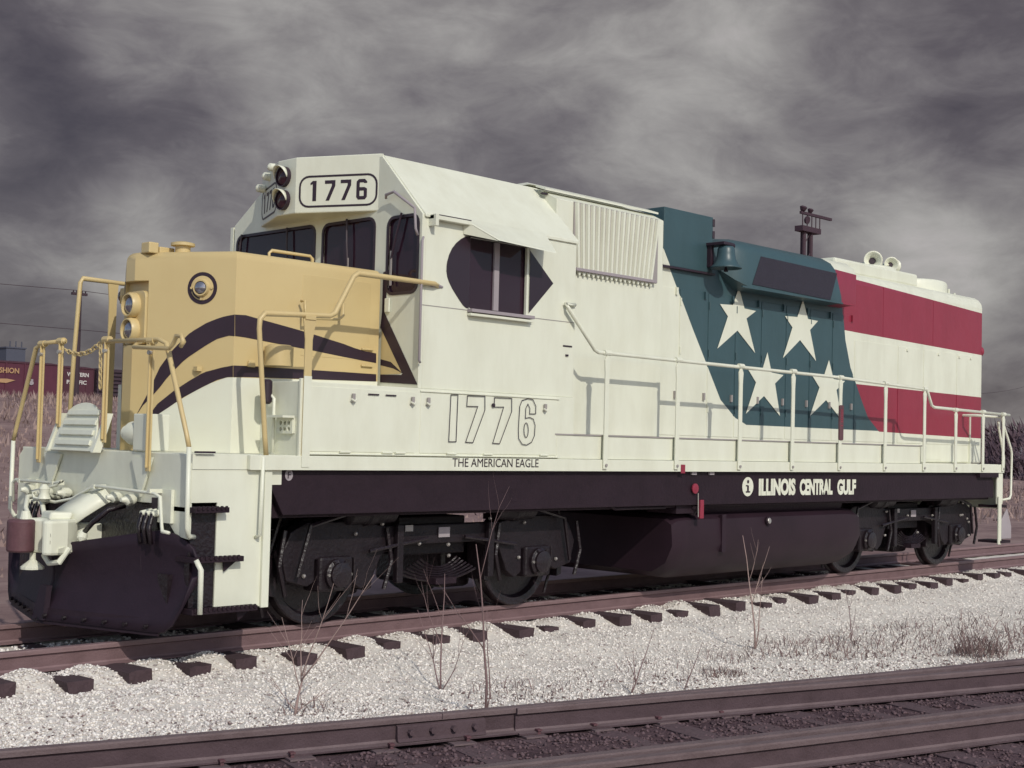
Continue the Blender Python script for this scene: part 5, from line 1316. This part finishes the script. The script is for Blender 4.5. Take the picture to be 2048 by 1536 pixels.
def truck(xc):
    outl = [(-1.98, 0.70), (-1.88, 0.90), (-1.70, 0.985), (-1.05, 0.985), (-0.80, 0.93), (0.80, 0.93), (1.05, 0.985), (1.70, 0.985), (1.88, 0.90), (1.98, 0.70), (1.92, 0.46), (1.68, 0.40), (1.60, 0.44), (1.60, 0.64), (1.14, 0.64), (1.14, 0.40), (1.04, 0.34), (0.92, 0.42), (0.80, 0.66), (0.50, 0.74), (-0.50, 0.74), (-0.80, 0.66), (-0.92, 0.42), (-1.04, 0.34), (-1.14, 0.40), (-1.14, 0.64), (-1.60, 0.64), (-1.60, 0.44), (-1.68, 0.40), (-1.92, 0.46)]
    b = B()
    b.plate([outl[::-1]], (xc, -1.16, 0), SU, SV, 0.13)
    b.plate([outl[::-1]], (xc, 1.03 + 0.13, 0), SU, SV, 0.13)
    b.box(xc - 0.45, xc + 0.45, -1.0, 1.0, 0.62, 1.0)
    tr = P('truck', b, 'truckiron', bevel=0.012)
    for ax in (-1.37, 1.37):
        for sy in (-1, 1):
            w = bpy.data.objects.new('wheel', wheel_me); COL.objects.link(w); w.parent = tr; w.location = (xc + ax, sy * 0.79, 0.51)
            w.rotation_euler = (0, random.uniform(0, 3), 0 if sy < 0 else math.pi)
        P('axle', B().cyl((xc + ax, -0.75, 0.51), (xc + ax, 0.75, 0.51), 0.10, None, 16), 'oily', tr)
        b = B(); b.box(xc + ax - 0.20, xc + ax + 0.20, -1.19, -0.93, 0.34, 0.665); jbx = P('journal_box', b, 'truckiron', tr, bevel=0.03)
        b = B(); b.lathe((xc + ax, -1.19, 0.50), (0, -1, 0), [(0.145, 0), (0.145, 0.04), (0.115, 0.055), (0.115, 0.085), (0.05, 0.10)], 20); P('bearing_cap', b, 'oily', tr, smooth=True)
        for i in range(6):
            a = i * math.pi / 3; q_ = (xc + ax + 0.128 * math.cos(a), -1.23, 0.50 + 0.128 * math.sin(a)); P('cap_bolt', B().cyl(q_, (q_[0], q_[1] - 0.022, q_[2]), 0.015, None, 6), 'chrome' if i % 3 == 0 else 'oily', tr)
        b = B(); coil(b, (xc + ax - 0.12, -1.08), 0.055, 0.66, 0.90, 4, 0.014); coil(b, (xc + ax + 0.12, -1.08), 0.055, 0.66, 0.90, 4, 0.014); P('coil_spring', b, 'oily', tr)
        for sg in (-1, 1):
            b = B(); b.prism([(xc + ax + sg * 0.53, -0.98, 0.30), (xc + ax + sg * 0.60, -0.98, 0.32), (xc + ax + sg * 0.62, -0.98, 0.72), (xc + ax + sg * 0.54, -0.98, 0.72)], (0, 0.25, 0)); P('brake_shoe', b, 'oily', tr)
            P('brake_hanger', B().tube([(xc + ax + sg * 0.60, -1.19, 0.92), (xc + ax + sg * 0.66, -1.20, 0.60), (xc + ax + sg * 0.58, -1.19, 0.33)], 0.022, 6), 'oily', tr)
    # leaf springs, hangers and plank in the middle
    for k in range(7):
        L_ = 0.52 - 0.045 * k; b = B()
        b.tube([(xc + L_ * t, -1.10, 0.36 + 0.022 * k + 0.10 * t * t) for t in np.linspace(-1, 1, 9)], 0.012, 4); P('leaf_spring', b, 'oily', tr)
    for sg in (-1, 1):
        P('swing_hanger', B().box(xc + sg * 0.62 - 0.04, xc + sg * 0.62 + 0.04, -1.23, -1.165, 0.38, 0.94), 'truckiron', tr, bevel=0.01)
        b = B(); b.lathe((xc + sg * 0.98, -1.16, 1.085), (sg, 0, 0), [(0.05, -0.30), (0.125, -0.28), (0.135, -0.05), (0.15, -0.03), (0.15, 0.05), (0.135, 0.07), (0.135, 0.26), (0.10, 0.30), (0.03, 0.32)], 20); P('brake_cylinder', b, 'truckiron', tr, smooth=True)
        P('cylinder_mount', B().box(xc + sg * 0.98 - 0.30, xc + sg * 0.98 + 0.30, -1.14, -1.03, 0.96, 1.02), 'under', tr)
        P('sand_pipe', B().tube([(xc + sg * 1.86, -1.0, 1.1), (xc + sg * 1.98, -0.98, 0.7), (xc + sg * 1.94, -0.80, 0.25), (xc + sg * 1.90, -0.79, 0.10)], 0.018, 6), 'oily', tr)
        P('brake_lever', B().tube([(xc + sg * 1.30, -1.24, 1.06), (xc + sg * 1.72, -1.24, 0.96), (xc + sg * 1.84, -1.22, 0.5)], 0.02, 6), 'oily', tr)
        P('slack_rod', B().tube([(xc + sg * 0.25, -1.21, 0.80), (xc + sg * 1.0, -1.215, 0.70)], 0.018, 6), 'oily', tr)
    for k in range(16):  # bright studs at random spots, added as glints on the dark truck
        gx_ = xc + random.uniform(-1.8, 1.8); gz_ = random.uniform(0.45, 1.0)
        P('glint_bolt', B().lathe((gx_, -1.175, gz_), (0, -1, 0.4), [(0.020, 0), (0.016, 0.02), (0.006, 0.028)], 7), 'chrome', tr)
    P('spring_plank', B().box(xc - 0.14, xc + 0.14, -1.22, -1.04, 0.34, 0.40), 'under', tr)
    P('builder_plate', B().box(xc - 0.075, xc + 0.075, -1.176, -1.168, 0.80, 0.90), 'pale_wall', tr)
    P('shim_plate', B().box(xc - 0.52, xc - 0.42, -1.176, -1.168, 0.93 - 0.06, 0.93), 'grey', tr)
    P('motor_case', B().box(xc - 1.0, xc - 0.55, -0.55, 0.55, 0.2, 0.8), 'oily', tr, bevel=0.06)
    P('motor_case', B().box(xc + 0.55, xc + 1.0, -0.55, 0.55, 0.2, 0.8), 'oily', tr, bevel=0.06)
    return tr


truck(3.18)
truck(12.78)


# ------------------------------------------------------------------ saplings and weeds on the ballast
def branch(b, p, d, L_, r, depth, rr, segs=5, spread=0.6, up_=0.15):
    pts = [Vector(p)]; rad = [r]
    d = Vector(d).normalized()
    for i in range(segs):
        d = (d + Vector((rr.gauss(0, 0.07), rr.gauss(0, 0.07), rr.gauss(0, 0.04) + up_ * 0.1))).normalized()
        pts.append(pts[-1] + d * L_ / segs); rad.append(r * (1 - 0.75 * (i + 1) / segs))
    b.tube(pts, rad, 5)
    if depth > 0:
        for k in range(rr.randint(2, 3)):
            i = rr.randint(1, segs - 1)
            a = rr.uniform(0, 2 * math.pi)
            nd = (d + Vector((math.cos(a), math.sin(a), 0.3)) * spread).normalized()
            branch(b, pts[i], nd, L_ * rr.uniform(0.35, 0.6), rad[i] * 0.65, depth - 1, rr, 4, spread, up_)


def sapling(x, y, stems, lab, seed, m='twig'):
    rr = random.Random(seed)
    z = float(bed_h(x, y)) - 0.02
    t = empty('bare_sapling', (x, y, z)); tag(t, lab, 'sapling', 'leafless saplings on the ballast')
    for (dx, dy, dz, L_, r, dep, *zz) in stems:
        z0 = zz[0] if zz else 0.0
        b = B(); branch(b, (0.10 * z0, -0.08 * z0, z0), (dx, dy, dz), L_, r, dep, rr)
        obj('stem', b, m, t, smooth='all')
    return t


# directions: image right is roughly (+0.7, -0.7)
sapling(0.35, -2.55, [(0.10, -0.08, 1, 0.40, 0.015, 0), (0.46, -0.46, 1, 1.05, 0.0075, 1, 0.28), (0.25, -0.18, 1, 0.80, 0.0065, 1, 0.32), (-0.28, 0.2, 1, 0.58, 0.0055, 1, 0.22), (-0.02, 0.0, 1, 0.62, 0.0055, 1, 0.29), (-0.6, 0.4, 0.7, 0.40, 0.005, 1, 0.05), (0.8, -0.4, 0.6, 0.40, 0.005, 1, 0.03)], 'spreading leafless sapling in front of the locomotive front steps', 3, 'twig2')
sapling(1.52, -3.48, [(0.01, -0.01, 1, 1.42, 0.013, 2), (0.12, -0.15, 1, 0.9, 0.007, 1)], 'tall straight leafless sapling beside the siding rail, nearest the joint bar', 5)
sapling(2.02, -2.42, [(0.10, 0.0, 1, 1.05, 0.010, 2), (-0.30, 0.20, 1, 0.75, 0.007, 1), (0.45, -0.4, 1, 0.6, 0.006, 1)], 'bent forked leafless sapling left of the tall straight one', 8)
sapling(6.35, -2.75, [(0.05, -0.02, 1, 1.25, 0.012, 2), (0.1, -0.1, 1, 0.8, 0.008, 1)], 'tall leafless sapling below the white railroad lettering', 13, 'twig2')
sapling(3.25, -3.55, [(0.35, -0.25, 1, 0.62, 0.008, 1), (0.2, -0.1, 1, 0.3, 0.005, 0)], 'short leaning twig right of the tall straight sapling', 21)
sapling(3.75, -3.75, [(0.3, -0.3, 1, 0.5, 0.007, 1)], 'thin short twig near the siding rail, right of the leaning one', 22)
sapling(7.9, -3.0, [(0.0, 0.0, 1, 0.62, 0.007, 1), (0.2, -0.1, 1, 0.4, 0.005, 1)], 'small leafless twig at the right among flattened weeds', 27)

# low dead weeds: many thin stalks, one mass
def weed_mass(name, clumps, m):
    V, F = [], []
    k = 0
    for (cx, cy, rad, n_, h0, h1, wid) in clumps:
        for _ in range(n_):
            a = rng.uniform(0, 2 * np.pi); r = rad * np.sqrt(rng.random())
            x, y = cx + r * np.cos(a) * 1.3, cy + r * np.sin(a)
            z = float(bed_h(x, y)) - 0.01
            h = rng.uniform(h0, h1); ln = rng.normal(0, 0.55, 2) * h
            w = rng.uniform(0.5, 1.2) * wid; an = rng.uniform(0, np.pi); wx, wy = w * np.cos(an), w * np.sin(an)
            m_ = np.array([x + ln[0] * 0.4, y + ln[1] * 0.4, z + h * 0.62]); tp_ = np.array([x + ln[0], y + ln[1], z + h * (0.8 + 0.2 * rng.random())])
            V += [(x - wx, y - wy, z), (x + wx, y + wy, z), tuple(m_ + (wx * .7, wy * .7, 0)), tuple(m_ - (wx * .7, wy * .7, 0)), tuple(tp_)]
            F += [(k, k + 1, k + 2), (k, k + 2, k + 3), (k + 3, k + 2, k + 4)]
            k += 5
    o = obj(name, np_mesh(name, np.array(V), np.array(F)), m); tag(o, kind='stuff'); return o


cl = [(4.75, -3.45, 0.22, 170, 0.02, 0.10, 0.006), (8.1, -4.45, 0.28, 260, 0.06, 0.30, 0.006), (6.9, -3.2, 0.75, 420, 0.02, 0.15, 0.006), (8.8, -3.6, 1.1, 520, 0.02, 0.14, 0.006), (7.6, -3.9, 0.5, 150, 0.01, 0.07, 0.008), (9.6, -4.6, 0.9, 380, 0.02, 0.13, 0.007), (4.2, -3.0, 0.7, 110, 0.02, 0.10, 0.006),
      (5.6, -3.0, 0.3, 70, 0.03, 0.16, 0.005), (2.3, -3.0, 0.35, 90, 0.03, 0.15, 0.005), (3.0, -3.35, 0.5, 90, 0.02, 0.10, 0.005), (0.55, -2.5, 0.25, 45, 0.03, 0.18, 0.005), (7.4, -4.9, 0.5, 160, 0.02, 0.09, 0.006),
      (10.0, -3.6, 1.0, 160, 0.03, 0.2, 0.006), (-0.3, -3.3, 0.6, 36, 0.01, 0.06, 0.007), (-1.2, -3.1, 0.5, 24, 0.01, 0.05, 0.007), (1.9, -4.1, 0.6, 60, 0.01, 0.07, 0.006), (6.0, -4.2, 0.8, 90, 0.01, 0.10, 0.006), (11.5, -4.2, 1.3, 200, 0.03, 0.2, 0.006)]
wm = weed_mass('dead_weeds', cl, 'weeds')
tag(wm, 'low brown dead weeds scattered over the white ballast', 'weeds')
# dark clods, leaves and splinters lying on the ballast
n = 2600
x_ = -3.2 + 17 * rng.random(n) ** 1.1; sy_ = np.array([sidey(v) for v in x_]); y_ = sy_ + 0.12 + 2.3 * rng.random(n) ** 1.2
o = stone_field('dark_clods', np.stack([x_, y_, bed_h(x_, y_) + 0.010], -1), 0.006, 0.022, 'weeds', 0.5)
tag(o, 'dark clods and dead leaves strewn over the white ballast', 'debris')

# ------------------------------------------------------------------ dry grass on the bank
n = 40000
gx = rng.uniform(-12, 75, n); gy = 9 + 51 * rng.random(n) ** 0.8
gz = terrain_h(gx, gy)
h = rng.uniform(0.08, 0.30, n) * (0.6 + 0.8 * (np.sin(gx * 0.4) * np.sin(gy * 0.33) > 0.1)); w = rng.uniform(0.02, 0.07, n); a = rng.uniform(0, np.pi, n)
wx, wy = w * np.cos(a), w * np.sin(a); lx, ly = rng.normal(0, 0.35, (2, n)) * h
co = np.stack([np.stack([gx - wx, gy - wy, gz - 0.03], -1), np.stack([gx + wx, gy + wy, gz - 0.03], -1), np.stack([gx + lx, gy + ly, gz + h], -1)], 1).reshape(-1, 3)
gr = obj('dry_grass', np_mesh('dry_grass', co, np.arange(n * 3).reshape(-1, 3)), 'drygrass')
tag(gr, 'brown dry grass covering the bank left of the locomotive', 'grass', kind='stuff')

# ------------------------------------------------------------------ freight cars beyond the bank
def freight_car(x0, x1, y, zr_, h, m, label, panels=12, roof='maroon2'):
    t = empty('boxcar', ((x0 + x1) / 2, y + 1.5, zr_)); tag(t, label, 'boxcar', 'freight cars beyond the bank')
    ox, oy, oz = (x0 + x1) / 2, y + 1.5, zr_
    L_ = (x1 - x0) / 2

    def C(name, b, mm, par=None, **k):
        return obj(name, b, mm, par or t, **k)
    C('body', B().box(-L_, L_, -1.5, 1.5, 1.05, 1.05 + h), m)
    b = B(); b.prism([(-L_ - 0.05, -1.55, 1.05 + h), (-L_ - 0.05, 0, 1.05 + h + 0.16), (-L_ - 0.05, 1.55, 1.05 + h), (-L_ - 0.05, 1.55, 1.0 + h), (-L_ - 0.05, -1.55, 1.0 + h)], (2 * L_ + 0.1, 0, 0)); C('roof', b, roof)
    for i in range(panels + 1):
        xx = -L_ + 2 * L_ * i / panels
        if abs(xx) < 1.3: continue
        C('side_post', B().box(xx - 0.035, xx + 0.035, -1.56, -1.5, 1.06, 1.0 + h), m)
    d = C('door', B().box(-1.2, 1.2, -1.58, -1.52, 1.1, 0.95 + h), m)
    C('door_rod', B().cyl((0.3, -1.62, 1.15), (0.3, -1.62, 0.9 + h), 0.03, None, 6), m, d)
    C('sill', B().box(-L_, L_, -1.45, 1.45, 0.85, 1.05), 'carblack')
    for xx in (-L_ + 1.8, L_ - 1.8):
        b = B(); b.box(xx - 1.1, xx + 1.1, -1.1, 1.1, 0.35, 0.75); tr_ = C('truck', b, 'carblack')
        for dx_ in (-0.85, 0.85):
            for sy in (-0.75, 0.75): C('wheel', B().cyl((xx + dx_, sy - 0.06, 0.42), (xx + dx_, sy + 0.06, 0.42), 0.42, None, 16), 'carblack', tr_)
    return t


YC, ZT = 75.0, 2.35
bA = freight_car(23.6, 39.0, YC, ZT, 2.75, 'maroon', 'maroon boxcar with faded yellow lettering beyond the bank, leftmost')
bB = freight_car(39.35, 41.45 + 0.0, YC, ZT, 2.68, 'maroon2', 'brown boxcar with white lettering behind the utility pole', panels=2) if False else None
# second boxcar: only its lettered end shows left of the slatted car
bB = empty('boxcar', (40.3, YC + 1.5, ZT)); tag(bB, 'brown freight car end with white lettering behind the utility pole', 'boxcar', 'freight cars beyond the bank')
obj('body', B().box(-1.15, 1.15, -1.5, 1.5, 1.0, 3.70), 'maroon2', bB)
b = B(); b.prism([(-1.2, -1.55, 3.70), (-1.2, 0, 3.86), (-1.2, 1.55, 3.70), (-1.2, 1.55, 3.64), (-1.2, -1.55, 3.64)], (2.4, 0, 0)); obj('roof', b, 'maroon2', bB)
for xx in (-1.1, -0.55, 0.0, 0.55, 1.1): obj('side_post', B().box(xx - 0.02, xx + 0.02, -1.53, -1.5, 1.0, 3.64), 'maroon2', bB)
obj('sill', B().box(-1.15, 1.15, -1.4, 1.4, 0.7, 1.0), 'carblack', bB)
t1 = place_text('lettering', 'CUSHION', (34.05 - 31.3, -1.57, 5.42 - ZT), SU, SV, 1.98, 0.36, 'carink', None, bold=0.03); t1.parent = bA
b = B(); b.plate([[(34.3 - 31.3, 4.80 - ZT), (35.2 - 31.3, 4.78 - ZT), (35.8 - 31.3, 4.98 - ZT), (35.2 - 31.3, 5.06 - ZT), (34.3 - 31.3, 5.02 - ZT)]], (0, -1.565, 0), SU, SV, 0.01); obj('painted_arrow', b, 'carink', bA)
for q_, w_ in (((36.9 - 31.3, 4.86 - ZT), 0.18), ((36.95 - 31.3, 5.05 - ZT), 0.09)):
    b = B(); b.plate([circle(q_[0], q_[1], w_, 12, w_ * 0.8)], (0, -1.564, 0), SU, SV, 0.008); obj('painted_spot', b, 'pale_wall', bA)
t2 = place_text('lettering', 'WESTERN', (39.42 - 40.3, -1.54, 5.44 - ZT), SU, SV, 1.60, 0.28, 'carwhite', None, bold=0.035); t2.parent = bB
t3 = place_text('lettering', 'PACIFIC', (39.42 - 40.3, -1.54, 4.92 - ZT), SU, SV, 1.46, 0.28, 'carwhite', None, bold=0.035); t3.parent = bB
sc = empty('slatted_car', (46.0, YC + 1.5, ZT)); tag(sc, 'dark freight car with open horizontal slats, right of the boxcars', 'freight car', 'freight cars beyond the bank')
obj('body', B().box(-4.3, 4.3, -1.35, 1.4, 1.0, 3.75), 'carblack', sc)
for i in range(10): obj('slat', B().box(-4.3, 4.3, -1.46, -1.38, 1.1 + 0.27 * i, 1.23 + 0.27 * i), 'pole', sc)
for i in range(9): obj('slat_post', B().box(-4.3 + 1.06 * i, -4.2 + 1.06 * i, -1.52, -1.47, 1.05, 3.75), 'carblack', sc)
obj('sill', B().box(-4.3, 4.3, -1.4, 1.4, 0.7, 1.0), 'carblack', sc)
tag(rail('rail', [(v, YC + 0.75) for v in (-60, 20, 60)], ZT), 'rail under the freight cars beyond the bank', 'rail')
tb = empty('distant_building', (67.5, 142, 0)); tag(tb, 'slate blue block building rising behind the boxcars at the left', 'building')
obj('wall', B().box(-1.15, 1.15, -2, 2, 0, 11.05), 'teal_wall', tb)
obj('roof_parapet', B().box(-1.25, 1.25, -2.1, 2.1, 11.05, 11.2), 'teal_wall', tb)
for xx in (-0.5, 0.2, 0.9): obj('roof_vent', B().cyl((xx, -1.5, 11.2), (xx, -1.5, 11.9), 0.07, None, 6), 'teal_wall', tb)

# ------------------------------------------------------------------ utility pole with its wires
def line_pole(x, y, z0, ztop, lab, arms):
    t = empty('utility_pole', (x, y, z0)); tag(t, lab, 'utility pole', 'utility poles along the far track')
    obj('shaft', B().tube([(0, 0, -0.3), (0, 0, ztop - z0)], [0.19, 0.14], 10), 'pole', t, smooth=True)
    for za, w in arms:
        ca = obj('crossarm', B().box(-w, w, -0.08, 0.08, za - z0 - 0.07, za - z0 + 0.07), 'pole', t)
        for k in (-0.8, -0.35, 0.35, 0.8): obj('insulator', B().cyl((k * w, 0, za - z0 + 0.07), (k * w, 0, za - z0 + 0.2), 0.04, 0.03, 8), 'pole', ca)
    return t


line_pole(32.05, 60, float(terrain_h(32, 60)), 9.55, 'dark utility pole with a short crossarm in front of the boxcars', [(9.43, 0.46)])
line_pole(-20, 60, float(terrain_h(-20, 60)), 9.55, 'dark utility pole outside the picture at the far left', [(9.43, 0.46)])


def wire(p0, p1, sag, lab):
    pts = [Vector(p0).lerp(Vector(p1), t) + Vector((0, 0, -4 * sag * t * (1 - t))) for t in np.linspace(0, 1, 15)]
    o = obj('overhead_wire', B().tube(pts, 0.016, 5), 'pole'); tag(o, lab, 'wire', 'overhead wires'); return o


wire((-20, 59.9, 9.65), (32.05, 59.9, 9.62), 0.28, 'upper overhead wire reaching the crossarm left of the nose')
wire((32.05, 59.9, 9.62), (84, 59.9, 9.2), 0.28, 'upper overhead wire running on behind the nose')
wire((-20, 59.8, 7.6), (32.05, 59.8, 7.42), 0.05, 'lower overhead wire passing left of the nose')
wire((32.05, 59.8, 7.42), (84, 59.8, 7.2), 0.05, 'lower overhead wire running on behind the nose')
wire((60, 26, 5.1), (160, 62, 10.3), 0.6, 'thin overhead wire beyond the rear of the locomotive')

# ------------------------------------------------------------------ yard light tower behind the hood
tw = empty('light_tower', (107.2, 60, 0)); tag(tw, 'dark steel yard light tower rising behind the teal hood', 'tower')
for dx_ in (-1.15, 0.05):
    obj('mast', B().tube([(dx_, 0, -0.5), (dx_, 0, 22.4)], 0.20, 8), 'tower', tw)
    obj('mast', B().tube([(dx_ + 0.30, 0.45, -0.5), (dx_ + 0.30, 0.45, 22.4)], 0.12, 8), 'tower', tw)
for k in range(11):
    z = 1 + 2 * k; b = B(); b.tube([(-1.15, 0, z), (0.05, 0, z + 1.6)], 0.05, 5); obj('brace', b, 'tower', tw)
obj('platform', B().box(-2.0, 1.2, -0.4, 0.5, 22.35, 22.85), 'tower', tw)
for dx_ in (-1.9, -1.1, -0.3, 0.4, 1.1): obj('platform_post', B().cyl((dx_, -0.3, 22.8), (dx_, -0.3, 24.0), 0.06, None, 6), 'tower', tw)
obj('lamp_beam', B().box(-2.3, 3.1, -0.42, -0.2, 23.9, 24.15), 'tower', tw)
for dx_, s_ in ((-1.95, 0.6), (-0.7, 0.5)):
    b = B(); b.lathe((dx_, -0.3, 24.15), (0, -0.3, 1), [(0.15, 0), (0.45 * s_, 0.15), (0.6 * s_, 0.7 * s_), (0.3 * s_, 0.9 * s_)], 12); obj('floodlight', b, 'tower', tw)
b = B(); b.lathe((-1.6, -0.35, 23.4), (0, -1, -0.2), [(0.15, 0), (0.35, 0.15), (0.38, 0.35)], 12); obj('floodlight', b, 'tower', tw)

# ------------------------------------------------------------------ leafless thicket and a pale shed far behind the rear end
n = 9000
t_ = rng.random(n); cx = 95 + 150 * t_; cy = 36 + 62 * t_ + rng.normal(0, 3, n)
hh = (3.2 + 1.6 * np.sin(cx * 0.35) * np.sin(cx * 0.13 + 1) + 2.2 * t_) * rng.random(n) ** 0.75
ln = rng.uniform(0.5, 1.5, n); aa = rng.uniform(0, np.pi, n); el_ = rng.uniform(0.2, 1.4, n); w = rng.uniform(0.05, 0.18, n)
d = np.stack([np.cos(aa) * np.cos(el_), np.sin(aa) * np.cos(el_), np.sin(el_)], -1) * ln[:, None]
p0 = np.stack([cx, cy, hh - 0.5], -1); sd = np.stack([np.sin(aa), -np.cos(aa), np.zeros(n)], -1) * w[:, None]
co = np.stack([p0 - sd, p0 + sd, p0 + d], 1).reshape(-1, 3)
o = obj('leafless_thicket', np_mesh('leafless_thicket', co, np.arange(n * 3).reshape(-1, 3)), 'thicket')
tag(o, 'dark leafless thicket on the horizon behind the rear of the locomotive', 'thicket', kind='stuff')
sh = empty('pale_shed', (120, 44.6, -0.5)); tag(sh, 'small pale shed among the thicket at the right edge', 'shed')
obj('wall', B().box(-1.5, 1.5, -1.3, 1.3, 0, 3.2), 'pale_wall', sh)
b = B(); b.prism([(-1.6, -1.4, 3.2), (-1.6, 0, 3.9), (-1.6, 1.4, 3.2)], (3.2, 0, 0)); obj('roof', b, 'carblack', sh)
